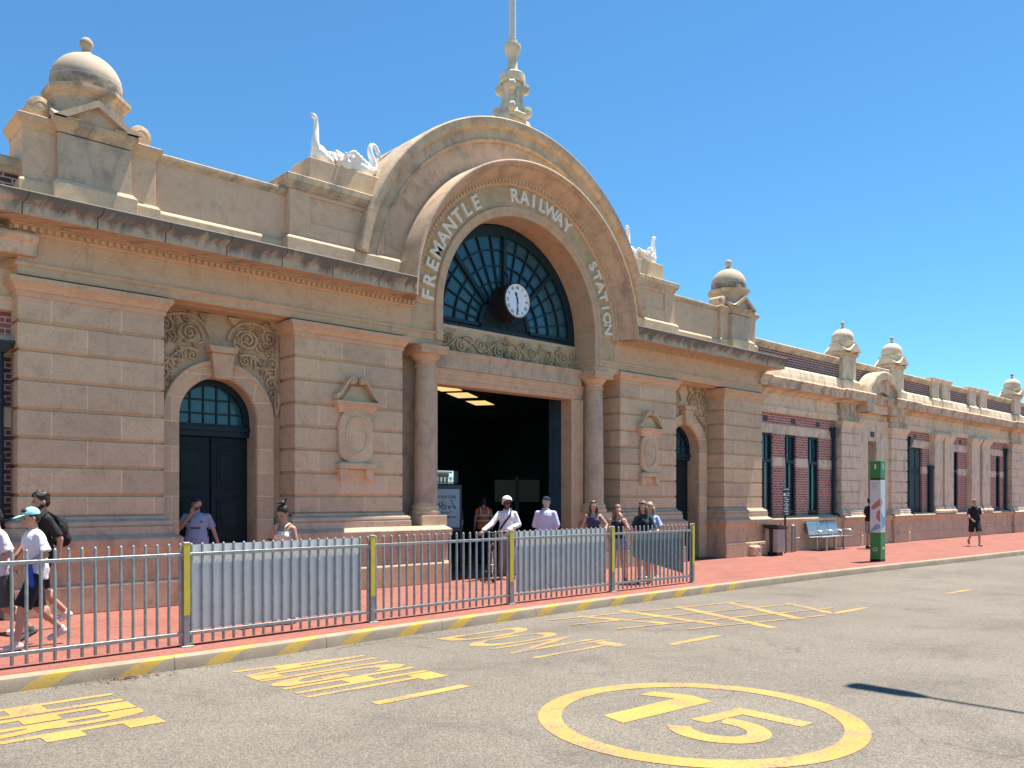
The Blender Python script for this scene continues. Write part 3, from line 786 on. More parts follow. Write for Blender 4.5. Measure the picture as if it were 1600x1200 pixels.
def ringstone(name, cols, n, rmid, stain=0., sc=(.10, .09, .08)):
    """stone cut in voussoirs: joints and tint by angle about the arch axis"""
    t = NT(name); x, y, z = t.sep()[0:3]
    dx = t.math('SUBTRACT', x, XC); dz = t.math('SUBTRACT', z, ZC)
    ang = t.math('ARCTAN2', dz, dx)
    k = t.math('MULTIPLY', ang, n/PI)
    cell = t.math('FLOOR', k); fr = t.math('FRACT', k)
    wn = t.new('ShaderNodeTexWhiteNoise'); wn.noise_dimensions = '1D'; t.link(cell, wn.inputs['W'])
    big = t.noise(.8, 4, .55)
    f = t.math('ADD', t.math('MULTIPLY', wn.outputs['Value'], .6), t.math('MULTIPLY', big, .5))
    c = t.ramp(f, [(.15, cols[0]), (.5, cols[1]), (.9, cols[2])])
    bl = t.ramp(t.noise(3.4, 6, .65), [(.45, 1.), (.78, .72)]); c = t.mix(1., c, bl, 'MULTIPLY'); c = t.mix(1., c, (1.10, 1.0, .80), 'MULTIPLY')
    g = t.noise(90., 2, .7); c = t.mix(.5, c, t.ramp(g, [(.3, .3), (.7, .7)]), 'OVERLAY')
    j = t.math('LESS_THAN', t.math('ABSOLUTE', t.math('SUBTRACT', fr, .5)), 1.)
    jj = t.math('LESS_THAN', fr, .010*n/16)
    c = t.mix(t.math('MULTIPLY', jj, .6), c, (.14, .11, .09))
    if stain:
        sm = t.ramp(t.noise(1.9, 7, .68, None, .4), [(.5-.2*stain, 0.), (.74-.2*stain, 1.)])
        c = t.mix(t.math('MULTIPLY', sm, .5+.3*stain), c, sc)
    t.bump(t.math('ADD', t.noise(26., 5, .65), t.math('MULTIPLY', g, .35)), .35, .006)
    return t.out(c, .9, 0., .25)
M['archring'] = ringstone('sandstone_voussoirs', ((.51, .42, .35), (.55, .43, .35), (.57, .41, .30)), 9, 2.4)
M['band'] = ringstone('sandstone_name_band', ((.48, .385, .28), (.51, .41, .30), (.53, .42, .31)), 7, 2.8)
M['hood'] = ringstone('sandstone_hood', ((.52, .42, .36), (.57, .43, .35), (.60, .47, .39)), 15, 3.3, .08)
M['gable'] = ringstone('sandstone_gable', ((.52, .45, .39), (.56, .45, .38), (.60, .46, .40)), 11, 3.7, .12)
M['gablecope'] = ringstone('sandstone_gable_coping', ((.50, .43, .37), (.54, .45, .38), (.55, .43, .34)), 17, 4.3, .22)
half(False); half(True)
# ------------------------------------------------------------------ big arch
RX = XC; RZ = ZC
B = MB
mb = B().arc(RX, RZ, [(2.34, 14.34), (2.34, 13.62), (2.36, 13.60), (2.44, 13.60), (2.455, 13.575), (2.53, 13.575), (2.545, 13.60), (2.545, 14.34)], 0, 180, 64)
for s in (-1, 1):
    mb.prism([(RX+s*r, y) for r, y in [(2.34, 14.34), (2.34, 13.62), (2.36, 13.60), (2.44, 13.60), (2.455, 13.575), (2.53, 13.575), (2.545, 13.60), (2.545, 14.34)]], 4.93, RZ, 'xy')
mb.build('arch_ring', M['archring'], ST, smooth=30)
mb = B().arc(RX, RZ, [(2.50, 13.64), (3.12, 13.64), (3.12, 14.3), (2.50, 14.3)], 0, 180, 64)
for s in (-1, 1):
    x0, x1 = sorted((RX+s*2.50, RX+s*3.10)); mb.box(x0, x1, 13.645, 14.3, 5.10, RZ)
band = mb.build('name_band', M['band'], ST)
mb = B().arc(RX, RZ, [(2.985, 13.66), (2.985, 13.615), (3.00, 13.60), (3.015, 13.575), (3.04, 13.56), (3.10, 13.555), (3.14, 13.54), (3.14, 13.66)], 0, 180, 72)
nd = 94
for i in range(nd):
    a = PI*(i+.5)/nd; ca, sa = math.cos(a), math.sin(a)
    q = Matrix(((sa, 0, ca, 0), (0, 1, 0, 0), (-ca, 0, sa, 0), (0, 0, 0, 1)))
    m = B().box(-.026, .026, 13.52, 13.58, 3.03, 3.085); m.xf(Matrix.Translation((RX, 0, RZ)) @ q); mb.add(m.v, m.f)
mb.build('dentil_ring', M['orange'], ST, smooth=30)
hp = [(3.10, 13.70), (3.10, 13.56), (3.135, 13.53), (3.15, 13.47), (3.19, 13.42), (3.20, 13.385), (3.26, 13.32), (3.30, 13.24), (3.31, 13.17), (3.33, 13.16), (3.34, 13.125), (3.38, 13.115), (3.41, 13.13), (3.42, 13.85), (3.10, 13.85)]
B().arc(RX, RZ, hp, 0, 180, 72).build('arch_hood', M['hood'], ST, smooth=28)
B().arc(RX, RZ, [(3.0, 13.78), (3.96, 13.78), (3.96, 14.4), (3.0, 14.4)], 0, 180, 64).build('gable_wall', M['gable'], ST)
gp = [(3.93, 14.0), (3.93, 13.72), (3.96, 13.68), (3.99, 13.68), (4.0, 13.70), (4.20, 13.70), (4.21, 13.64), (4.25, 13.59), (4.30, 13.57), (4.40, 13.565), (4.43, 13.59), (4.44, 13.75), (4.42, 15.9), (3.93, 15.9)]
B().arc(RX, RZ, gp, 10.3, 169.7, 80).build('gable_coping', M['gablecope'], ST, smooth=28)
mb = B().box(RX-4.5, RX+4.5, 14.3, 14.45, 5.0, 6.6)
# back of the gable above the lunette
mb = B().prism([(RX-4.0, 6.0)]+[(RX-3.97*math.cos(PI*i/40), RZ+3.97*math.sin(PI*i/40)) for i in range(5, 36)]+[(RX+4.0, 6.0)], 15.6, 15.8)
mb.build('gable_back', M['stone'], ST)
# name in raised letters
def letters(word, a0, a1, rb, h, wscale=1.):
    n = len(word)
    for i, chh in enumerate(word):
        a = R(a0+(a1-a0)*i/(n-1))
        t = text_mesh(chh, 1., .045, .030)
        xs = [v[0] for v in t.v]; ys = [v[1] for v in t.v]
        wd = (max(xs)-min(xs)); hh = max(ys)-min(ys); k = h/hh; mx = (max(xs)+min(xs))/2; my = min(ys)
        # local x -> tangent (clockwise), local y -> radial
        tx, tz = math.sin(a), -math.cos(a); rx, rz = math.cos(a), math.sin(a)
        m = MB()
        for x, y, z in t.v:
            u = (x-mx)*k*wscale; v = rb+(y-my)*k
            m.v.append((RX+tx*u+rx*v, 13.612-z*.9, RZ+tz*u+rz*v))
        m.f = t.f
        m.build('letter', M['letter'], band)
letters('FREMANTLE', 176.2, 122.3, 2.615, .305, 1.03)
letters('RAILWAY', 97.3, 61.8, 2.630, .300, 1.03)
letters('STATION', 37.2, 4.8, 2.650, .285, 1.03)
# ------------------------------------------------------------------ lunette, carved panel, lintel
gy = 14.32
ln = B().arc(RX, RZ-.05, [(2.13, gy+.1), (2.13, gy-.02), (2.36, gy-.02), (2.36, gy+.1)], 0, 180, 56)
ln.box(RX-2.335, RX+2.335, gy-.03, gy+.04, 5.44, 5.555)
for a in (0, 1, 2, 3):
    pass
lw = ln.build('lunette_window', M['teal'], ST)
B().prism([(RX-2.2*math.cos(PI*i/48), RZ-.12+2.2*math.sin(PI*i/48)) for i in range(49)], gy+.05, gy+.06).build('pane', M['lglass'], lw)
zc = RZ-.05
bars = B()
for a in (0.5, 45, 90, 135, 179.5):
    ca, sa = math.cos(R(a)), math.sin(R(a)); w = .05
    bars.prism([(RX+.72*ca-w*sa, zc+.72*sa+w*ca), (RX+2.15*ca-w*sa, zc+2.15*sa+w*ca), (RX+2.15*ca+w*sa, zc+2.15*sa-w*ca), (RX+.72*ca+w*sa, zc+.72*sa-w*ca)], gy-.03, gy+.05)
for k in range(1, 16):
    a = 11.25*k
    if a % 45 == 0: continue
    ca, sa = math.cos(R(a)), math.sin(R(a)); w = .013
    bars.prism([(RX+.75*ca-w*sa, zc+.75*sa+w*ca), (RX+2.15*ca-w*sa, zc+2.15*sa+w*ca), (RX+2.15*ca+w*sa, zc+2.15*sa-w*ca), (RX+.75*ca+w*sa, zc+.75*sa-w*ca)], gy+.005, gy+.048)
for r in (1.10, 1.46, 1.82):
    bars.arc(RX, zc, [(r-.014, gy+.046), (r-.014, gy+.0), (r+.014, gy+.0), (r+.014, gy+.046)], 0, 180, 48)
bars.arc(RX, zc, [(.70, gy+.046), (.70, gy-.03), (.80, gy-.03), (.80, gy+.046)], 0, 180, 36)
bars.build('glazing_bars', M['teal'], lw)
hub = B().prism([(RX-.70*math.cos(PI*i/24), zc-.04+.70*math.sin(PI*i/24)) for i in range(25)], gy+.0, gy+.04)
for k in range(1, 8):
    a = R(22.5*k); ca, sa = math.cos(a), math.sin(a); w = .02
    hub.prism([(RX+.1*ca-w*sa, zc+.1*sa+w*ca), (RX+.7*ca-w*sa, zc+.7*sa+w*ca), (RX+.7*ca+w*sa, zc+.7*sa-w*ca), (RX+.1*ca+w*sa, zc+.1*sa-w*ca)], gy-.02, gy+.0)
hub.build('fan_hub', M['door'], lw)
hx = 2.335
mb = B().mould([(RX-hx, 14.30), (RX+hx, 14.30)], [(-.1, 5.36), (.0, 5.36), (.03, 5.375), (.05, 5.40), (.05, 5.455), (-.1, 5.47)])
mb.build('window_sill', M['stone'], ST, bevel=.006)
pn = B().box(RX-hx, RX+hx, 14.26, 14.7, 4.80, 5.40).build('carved_panel', M['carve'], ST)
cv = B(); yw = 14.255
for s in (-1, 1):
    X = lambda a: RX+s*a
    A = lambda a: a if s > 0 else PI-a
    for (a, z, r, t, a0, d) in ((.26, 5.02, .15, 1.7, 1.4, -1), (.80, 5.10, .15, 1.6, 4.4, 1), (1.36, 5.03, .14, 1.6, 1.2, -1), (1.86, 5.10, .19, 2.0, 4.2, 1)):
        spiral(cv, X(a), z, yw, r, t, A(a0), d*s, .022)
    curve(cv, [(X(.05), 5.26), (X(.3), 5.34), (X(.5), 5.0), (X(.8), 4.94)], yw, .024)
    curve(cv, [(X(.7), 4.95), (X(1.0), 5.0), (X(1.05), 5.3), (X(1.45), 5.18)], yw, .024)
    curve(cv, [(X(1.3), 5.2), (X(1.6), 5.25), (X(1.6), 4.92), (X(1.95), 4.92)], yw, .024)
    for (a, z, an, L) in ((.5, 5.1, .8, .22), (.55, 4.98, -.7, .18), (1.06, 5.14, 1.0, .2), (1.1, 4.98, -.5, .2), (1.62, 5.2, .4, .2), (1.6, 5.0, -1.2, .18), (2.1, 5.0, .9, .2), (2.12, 5.2, -.4, .18), (.08, 5.22, 2.4, .16), (.32, 5.18, .2, .18), (.02, 4.95, 1.2, .18)):
        leafy(cv, X(a), z, yw, A(an), L)
cv.build('scroll_carving', M['carve'], pn, smooth=40)
mb = B().mould([(RX-2.34, 14.05), (RX+2.34, 14.05)], [(-.5, 4.47), (.0, 4.47), (.0, 4.72), (.015, 4.73), (.03, 4.78), (.05, 4.82), (.05, 4.85), (-.5, 4.86)])
mb.build('lintel_fascia', M['grey'], ST, bevel=.006)
ap = [(0, .5), (0, .0), (.03, -.03), (.10, -.03), (.11, -.06), (.20, -.06), (.21, -.085), (.285, -.085), (.30, -.11), (.345, -.11), (.345, .1), (.345, .5)]
mb = B().prism([(14.15+b, 4.13+a) for a, b in [(0, .35), (0, 0), (.03, -.02), (.11, -.02), (.12, -.045), (.21, -.045), (.22, -.065), (.29, -.065), (.30, -.085), (.335, -.085), (.335, .35)]], RX-2.44, RX+2.44, 'yz')
for s in (-1, 1):
    mb.prism([(RX+s*(2.07+a), 14.15+b) for a, b in [(0, .35), (0, 0), (.03, -.02), (.11, -.02), (.12, -.045), (.21, -.045), (.22, -.065), (.29, -.065), (.30, -.085), (.335, -.085), (.335, .35)]], 0, 4.128, 'xy')
mb.build('entrance_architrave', M['orange'], ST, bevel=.004)
# ------------------------------------------------------------------ body of the building and the hall behind the entrance
mb = B().box(3.10, 23.10, 14.85, 27.2, 5.80, 5.93); mb.box(3.2, 10.7, 14.28, 14.86, 5.70, 5.92); mb.box(15.5, 23.0, 14.28, 14.86, 5.70, 5.92)
mb.build('roof', plain('roof_sheet', (.3, .3, .3), .7, .1, 2), ST)
B().box(3.06, 3.26, 14.25, 27, -.1, 5.84).build('side_wall', M['darkbrick'], ST); B().box(22.94, 23.14, 14.25, 27, -.1, 5.84).build('side_wall', M['darkbrick'], ST)
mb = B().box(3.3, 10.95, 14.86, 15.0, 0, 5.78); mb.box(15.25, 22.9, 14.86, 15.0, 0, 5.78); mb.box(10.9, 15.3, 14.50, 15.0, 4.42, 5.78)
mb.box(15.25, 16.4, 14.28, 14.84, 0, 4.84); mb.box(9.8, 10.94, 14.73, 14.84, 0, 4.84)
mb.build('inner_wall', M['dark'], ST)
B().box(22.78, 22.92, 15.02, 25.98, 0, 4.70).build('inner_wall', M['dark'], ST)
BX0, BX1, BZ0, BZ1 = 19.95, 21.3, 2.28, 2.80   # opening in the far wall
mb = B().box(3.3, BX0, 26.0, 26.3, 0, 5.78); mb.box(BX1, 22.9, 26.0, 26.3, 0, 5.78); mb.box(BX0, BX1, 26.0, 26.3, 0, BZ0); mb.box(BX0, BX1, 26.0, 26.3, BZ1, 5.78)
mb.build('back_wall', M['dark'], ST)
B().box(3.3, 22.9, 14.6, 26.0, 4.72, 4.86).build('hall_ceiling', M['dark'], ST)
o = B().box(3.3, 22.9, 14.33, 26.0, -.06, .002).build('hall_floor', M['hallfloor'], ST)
for x in (6.0, 9.6, 12.0, 15.5, 18.3):
    B().box(x, x+1.5, 25.9, 25.99, .05, 2.3).build('hall_door', M['hallglass'], ST)
# lit ceiling panels
for i, (x, y, nm) in enumerate([(14.17, 17.83, 'leftmost in the row of three inside the entrance'), (15.50, 18.72, 'middle one in the row of three inside the entrance'), (17.14, 19.84, 'right end one in the row of three inside the entrance'), (17.3, 16.8, 'alone under the right end of the entrance lintel')]):
    t = thing('ceiling_light', 'lit yellow ceiling panel, '+nm, 'ceiling light', (x, y, 4.72), R(34), 'lit panels on the hall ceiling')
    m = MB().box(-.60, .60, -.33, .33, -.05, -.001); m.build('housing', M['black'], t, local=True)
    m = MB().box(-.57, .57, -.30, .30, -.062, -.052); m.build('diffuser', M['lamp'], t, local=True)
# white lattice seen through the far opening
mb = B().box(22.1, 22.75, 28.4, 28.6, 2.62, 2.78); mb.box(22.0, 22.85, 28.3, 28.7, 2.78, 2.86)
for k in range(7): mb.box(21.85+.2*k, 21.95+.2*k, 28.45, 28.55, 0, 2.63)
mb.box(21.8, 23.2, 28.42, 28.58, 2.36, 2.42)
tag(mb.build('white_kiosk', M['white']), 'sunlit white slatted kiosk seen through the dark station hall', 'kiosk')

# ------------------------------------------------------------------ clock hung before the lunette
CK = thing('station_clock', 'round white drum clock with roman numerals before the arched window', 'clock', (13.1, 13.90, 6.17))
def facing(mb_): return mb_.xf(Matrix.Rotation(PI/2, 4, 'X'))
m = facing(MB().lathe(0, 0, [(.36, -.50), (.40, -.47), (.40, -.03), (.41, -.02), (.41, .02), (.375, .03), (.375, .0)], 40)); m.build('case', M['clockbody'], CK, smooth=35, local=True)
m = facing(MB().lathe(0, 0, [(.375, .0), (.374, .012)], 40)); dial = m.build('dial', M['dial'], CK, local=True)
m = MB(); m.tube([(.365*math.cos(2*PI*i/40), -.02, .365*math.sin(2*PI*i/40)) for i in range(41)], .012, 6); m.build('bezel', M['dial'], CK, smooth=True, local=True)
num = MB()
for i, w in enumerate(['XII', 'I', 'II', 'III', 'IIII', 'V', 'VI', 'VII', 'VIII', 'IX', 'X', 'XI']):
    t = text_mesh(w, .10, .002, .0); a = -2*PI*i/12
    wd = max(v[0] for v in t.v)-min(v[0] for v in t.v); k = min(.9, .092/max(wd, .01))
    for v in t.v: pass
    t.v = [(v[0]*k, v[1], v[2]) for v in t.v]
    t.xf(Matrix.Rotation(a, 4, 'Z') @ Matrix.Translation((0, .290, .016))); num.add(t.v, t.f)
facing(num).build('numerals', M['ink'], dial, local=True)
def hand(L, w, a, z):
    m = MB().prism([(-w*.5, -.07), (w*.5, -.07), (w*.35, L*.45), (w, L*.7), (w*.9, L*.78), (w*.2, L), (-w*.2, L), (-w*.9, L*.78), (-w, L*.7), (-w*.35, L*.45)], z, z+.006, 'xy')
    m.xf(Matrix.Rotation(-a, 4, 'Z')); return facing(m)
hand(.20, .035, R(345), .020).build('hour_hand', M['blueink'], dial, local=True)
hand(.30, .022, R(180), .028).build('minute_hand', M['blueink'], dial, local=True)
m = MB().tube([(0, .5, 0), (0, .42, .0)], .05, 8); m.tube([(0, .30, .38), (0, .30, .62), (0, .42, .75)], .02, 6); m.tube([(-.05, .1, -.40), (-.05, .1, -.47)], .02, 6)
m.build('bracket', M['clockbody'], CK, local=True)

# ------------------------------------------------------------------ flagpole on the gable
FP = thing('flagpole', 'tall white flagpole on a scrolled cream pedestal above the arch', 'flagpole', (13.1, 14.05, 9.83)); FP.scale = (.94, .94, .93)
ped = MB(); ped.taper(-.58, .58, -.24, .50, -.02, .40, .13, .03); ped.taper(-.43, .43, -.215, .34, .40, .52, .03, .03)
pe = ped.build('pedestal', M['cream'], FP, bevel=.015, local=True)
m = MB(); m.lathe(0, 0, [(.36, .52), (.37, .58), (.27, .66), (.21, .85), (.19, 1.05), (.20, 1.2), (.25, 1.34), (.22, 1.40)], 8, PI/8)
for k in range(4):
    q = Matrix.Rotation(PI/2*k+PI/4, 4, 'Z')
    for (rx, z, r) in ((.36, .68, .12), (.30, 1.24, .12)):
        s_ = MB().lathe(0, 0, [(r*.9, -.07), (r, -.06), (r, .06), (r*.9, .07)], 16)
        s_.xf(q @ Matrix.Translation((rx, 0, z)) @ Matrix.Rotation(PI/2, 4, 'X')); m.add(s_.v, s_.f)
        for sd in (-1, 1):
            s_ = MB().tube([(rx+r*.6*math.cos(a*.5)*(1-a*.06), sd*.075, z+r*.6*math.sin(a*.5)*(1-a*.06)) for a in range(13)], .014, 5); s_.xf(q); m.add(s_.v, s_.f)
    s_ = MB().prism([(.12, .60), (.42, .60), (.30, .80), (.24, 1.0), (.26, 1.16), (.36, 1.28), (.12, 1.34)], -.055, .055); s_.xf(q); m.add(s_.v, s_.f)
m.build('scroll_bracket', M['cream'], pe, smooth=35, local=True)
m = MB().lathe(0, 0, [(.28, 1.385), (.31, 1.42), (.31, 1.58), (.27, 1.62), (.15, 1.64), (.125, 1.70), (.115, 2.02), (.125, 2.03), (.125, 2.06), (.135, 2.08), (.19, 2.20), (.21, 2.28), (.20, 2.32), (.10, 2.34), (.10, 2.38), (.12, 2.40), (.12, 2.46), (.08, 2.48)], 26)
m.build('pole_socket', M['cream'], FP, smooth=35, local=True)
m = MB().lathe(0, 0, [(.088, 2.42), (.086, 3.5), (.07, 6.), (.045, 9.0), (.002, 9.02)], 20); m.ell((0, 0, 9.1), .12)
m.build('pole', M['pole'], FP, smooth=40, local=True)

# ------------------------------------------------------------------ swans
def swan(loc, rot, label, pose, s=1.):
    t = thing('swan_statue', label, 'swan statue', loc, rot, 'white swan statues on the parapet')
    m = MB()
    m.ell((0, 0, .17), (.18, .36, .17)); m.ell((0, .20, .20), (.14, .20, .16)); m.caps((0, -.22, .20), (0, -.46, .30), .09, .03)
    if pose == 'up':     # neck straight up, head turned forward
        nk = [(0, .28, .18), (0, .36, .28), (0, .36, .42), (0, .335, .57), (0, .335, .70), (0, .36, .765), (0, .42, .77)]
    elif pose == 'curve':
        nk = [(0, .30, .18), (0, .44, .26), (0, .44, .40), (0, .36, .54), (0, .36, .66), (0, .43, .72), (0, .52, .69), (0, .555, .63)]
    else:
        nk = [(0, .28, .20), (0, .38, .30), (0, .30, .42), (0, .20, .46), (0, .12, .40), (0, .12, .33)]
    # smooth the neck
    P = [Vector(p) for p in nk]; pts = []
    for i in range(len(P)-1):
        a, b, c, d = P[max(i-1, 0)], P[i], P[i+1], P[min(i+2, len(P)-1)]
        for j in range(5):
            u = j/5; pts.append(.5*((2*b)+(-a+c)*u+(2*a-5*b+4*c-d)*u*u+(-a+3*b-3*c+d)*u**3))
    pts.append(P[-1]); n = len(pts)
    m.tube(pts, [.085-.05*min(1, (i/n)*1.5) for i in range(n)], 10)
    h = P[-1]; d = (P[-1]-P[-2]).normalized()
    q = Vector((0, 0, 1)).rotation_difference(d).to_matrix()
    m.ell(h, (.042, .045, .065), 12, 8, q)
    m.build('body', M['swan'], t, smooth=True, local=True)
    b = MB().caps(h+d*.05, h+d*.135-Vector((0, 0, .012)), .022, .010, 8); b.build('beak', M['beak'], t, smooth=True, local=True)
    for sd in (-1, 1):
        w = MB()
        for k in range(5):
            q = Matrix.Rotation(sd*(.25+.05*k), 3, 'Y') @ Matrix.Rotation(.25+.12*k, 3, 'X')
            w.ell((sd*(.135+.008*k), -.02-.06*k, .20+.018*k), (.028, .20-.02*k, .070), 12, 7, q)
        w.build('wing', M['swan'], t, smooth=True, local=True)
    t.scale = (s, s, s)
M['beak'] = plain('faded_swan_beak', (.62, .42, .36), .5, .1, 6)
zs = 7.93
xm = lambda x: 2*XC-x
swan((8.30, 14.16, zs), R(128), 'white swan with upright neck at the left end of the left parapet block', 'up', 1.06)
swan((8.66, 13.96, zs-.03), R(-30), 'low white swan with tucked neck in the middle of the left parapet block', 'tuck', .8)
swan((8.92, 14.0, zs-.02), R(-78), 'white swan with hooked neck beside the left foot of the gable', 'curve', 1.08)
swan((17.52, 14.14, zs), R(110), 'white swan half hidden behind the right foot of the gable', 'up', 1.04)
swan((17.80, 13.96, zs-.03), R(-20), 'low white swan in the middle of the right parapet block', 'tuck', .8)
swan((17.98, 14.02, zs), R(-78), 'white swan with tall neck at the right end of the right parapet block', 'up', 1.06)

# rough footing stones left unfaced at the outer right corner
fr_ = random.Random(12)
for x0, x1, h_ in ((22.05, 22.62, .30), (22.66, 23.22, .34)):
    me = bpy.data.meshes.new('footing_stone'); bm = bmesh.new(); bmesh.ops.create_cube(bm, size=1.)
    bmesh.ops.subdivide_edges(bm, edges=bm.edges[:], cuts=5, use_grid_fill=True)
    for v in bm.verts:
        r_ = Vector((v.co.x, v.co.y, v.co.z)); r_ = r_*(1-.10*max(0, r_.length-.62)/.25)
        r_ += Vector((fr_.uniform(-.03, .03), fr_.uniform(-.06, .06), fr_.uniform(-.05, .05)))
        v.co = ((x0+x1)/2+r_.x*(x1-x0)-XC, 13.45+r_.y*.34-14.4, max(-.01, h_/2+r_.z*h_))
    bm.to_mesh(me); bm.free(); me.materials.append(M['tan']); me.shade_smooth(); me.set_sharp_from_angle(angle=R(40))
    fo = bpy.data.objects.new('footing_stone', me); COL.objects.link(fo); fo.parent = ST
# ================================================================== WINGS
YB, YS, YP = 14.05, 13.82, 13.72     # brick face, stone pilaster face, plinth face
PLP = [(-.3, 0), (.02, 0), (.02, .36), (.0, .38), (.0, .86), (.02, .88), (.05, .94), (.09, .96), (.10, 1.05), (-.02, 1.12), (-.3, 1.13)]
def wing_band(B, root, x0, x1):
    """plinth, architrave, frieze, cornice and parapet of a plain stretch"""
    B().mould([(x0, YP+.1), (x1, YP+.1)], PLP).build('plinth', M['wingplinth'], root, bevel=.01)
    m = B().mould([(x0, YB), (x1, YB)], [(-.4, 4.43), (.10, 4.43), (.10, 4.56), (.13, 4.58), (.13, 4.63), (.06, 4.64), (.06, 5.06), (-.4, 5.06)])
    m.build('frieze', M['wing'], root, bevel=.006)
    B().mould([(x0, YB), (x1, YB)], [(-.4, 5.04), (.08, 5.04), (.12, 5.08), (.18, 5.13), (.20, 5.16), (.50, 5.18), (.50, 5.36), (.54, 5.38), (.56, 5.46), (.52, 5.50), (-.4, 5.56)]).build('cornice', M['wingrough'], root, bevel=.012)
    B().mould([(x0, YB), (x1, YB)], [(-.3, 5.55), (.16, 5.53), (.14, 5.72), (.10, 5.90), (.05, 5.98), (-.3, 5.98)]).build('parapet_base', M['pale'], root, bevel=.008)
    B().box(x0, x1, YB+.02, YB+.32, 5.97, 6.46).build('parapet', M['darkbrick'], root)
    B().mould([(x0, YB), (x1, YB)], [(-.40, 6.455), (.02, 6.455), (.03, 6.52), (.09, 6.56), (.09, 6.66), (.05, 6.69), (-.44, 6.72)]).build('coping', M['weather2'], root, bevel=.01)
def wing_window(B, root, x0, x1, z0=1.22, z1=3.80, bars=True):
    yg = YB+.11
    m = B(); m.box(x0, x0+.07, yg-.06, yg+.04, z0, z1); m.box(x1-.07, x1, yg-.06, yg+.04, z0, z1)
    m.box(x0+.07, x1-.07, yg-.06, yg+.04, z1-.08, z1); m.box(x0+.07, x1-.07, yg-.06, yg+.04, z0, z0+.09); m.box(x0+.07, x1-.07, yg-.08, yg+.04, 2.86, 2.96)
    w = m.build('window', M['teal'], root)
    B().box(x0+.06, x1-.06, yg+.0, yg+.01, z0+.05, z1-.05).build('pane', M['glass'], w)
    if bars:
        m = B(); n = 3
        for k in range(1, n): m.box(x0+.07+(x1-x0-.14)*k/n-.012, x0+.07+(x1-x0-.14)*k/n+.012, yg-.03, yg+.0, 2.96, z1-.08)
        for z in (3.24, 3.50): m.box(x0+.07, x1-.07, yg-.025, yg-.001, z-.012, z+.012)
        m.box((x0+x1)/2-.02, (x0+x1)/2+.02, yg-.04, yg-.001, z0+.09, 2.86)
        m.build('glazing_bars', M['teal'], w)
def brick_pier(B, root, x0, x1, z0=1.13, z1=3.79):
    p = B().box(x0, x1, YB, YB+.5, z0, z1).build('brick_pier', M['darkbrick' if root is LW else 'brick'], root)
    B().box(x0-.006, x1+.006, YB-.008, YB+.26, 2.74, 3.02).build('stone_band', M['pale'], p)
def head(B, root, x0, x1):
    B().box(x0, x1, YB-.012, YB+.5, 3.79, 4.08).build('window_lintel', M['pale'], root, bevel=.006)
    b = B().box(x0, x1, YB, YB+.5, 4.08, 4.44).build('brick_band', M['brick'], root)
    return b
def vent(B, band, x):
    B().box(x-.13, x+.13, YB-.012, YB+.02, 4.16, 4.33).build('vent', M['black'], band)
def downpipe(B, root, x, y, ztop=4.15):
    m = B()
    m.lathe(x, y, [(.075, 1.20), (.075, 3.85)], 14)
    for z in (1.5, 2.3, 3.1): m.lathe(x, y, [(.075, z-.05), (.095, z-.04), (.095, z+.04), (.075, z+.05)], 14)
    m.taper(x-.20, x+.20, y-.16, y+.16, ztop-.02, ztop+.02, 0, 0)
    m.add([(x-.09, y-.09, 3.80), (x+.09, y-.09, 3.80), (x+.09, y+.09, 3.80), (x-.09, y+.09, 3.80), (x-.18, y-.15, ztop-.02), (x+.18, y-.15, ztop-.02), (x+.18, y+.15, ztop-.02), (x-.18, y+.15, ztop-.02)],
          [(0, 1, 2, 3), (4, 5, 6, 7), (0, 1, 5, 4), (1, 2, 6, 5), (2, 3, 7, 6), (3, 0, 4, 7)])
    m.tube([(x, y, 1.24), (x, y-.02, 1.16), (x, y-.14, 1.10), (x, y-.17, 1.0)], .075, 10)
    m.build('downpipe', M['pipe'], root, smooth=35)
def rusticated(B, root, x0, x1):
    m = B(); m.box(x0+.04, x1-.04, YS+.04, YB+.3, 1.3, 4.2)
    zz = [1.30, 1.52, 1.93, 2.345, 2.765, 3.18, 3.60, 4.02, 4.2]
    for a, b in zip(zz[:-1], zz[1:]): m.box(x0, x1, YS, YB+.29, a+.03, b-.012)
    p = m.build('pilaster', M['wing'], root, bevel=.008)
    pr = lambda L: [(x0, YB+.3), (x0, YS), (x1, YS), (x1, YB+.3)]
    B().mould(pr(0), [(-.02, 1.10), (.10, 1.10), (.10, 1.20), (.07, 1.22), (.09, 1.26), (.04, 1.31), (.0, 1.34), (-.02, 1.34)]).build('base_moulding', M['pale'], p, smooth=35)
    B().mould(pr(0), [(-.02, 4.19), (.0, 4.19), (.02, 4.22), (.02, 4.27), (.05, 4.30), (.09, 4.36), (.10, 4.43), (-.02, 4.44)]).build('capital', M['wing'], p, smooth=35)
    B().mould([(x0, YB+.1), (x0, YP), (x1, YP), (x1, YB+.1)], PLP).build('plinth', M['wingplinth'], p, bevel=.01)
    # entablature and cornice break forward over it
    B().mould([(x0, YB), (x0, YS+.02), (x1, YS+.02), (x1, YB)], [(-.25, 4.435), (.0, 4.435), (.0, 4.56), (.03, 4.58), (.03, 4.635), (-.02, 4.645), (-.02, 5.065), (.03, 5.09), (.09, 5.14), (.11, 5.17), (.38, 5.19), (.38, 5.37), (.42, 5.39), (.44, 5.47), (.40, 5.51), (-.25, 5.57)]).build('cornice', M['wingrough'], p, bevel=.012)
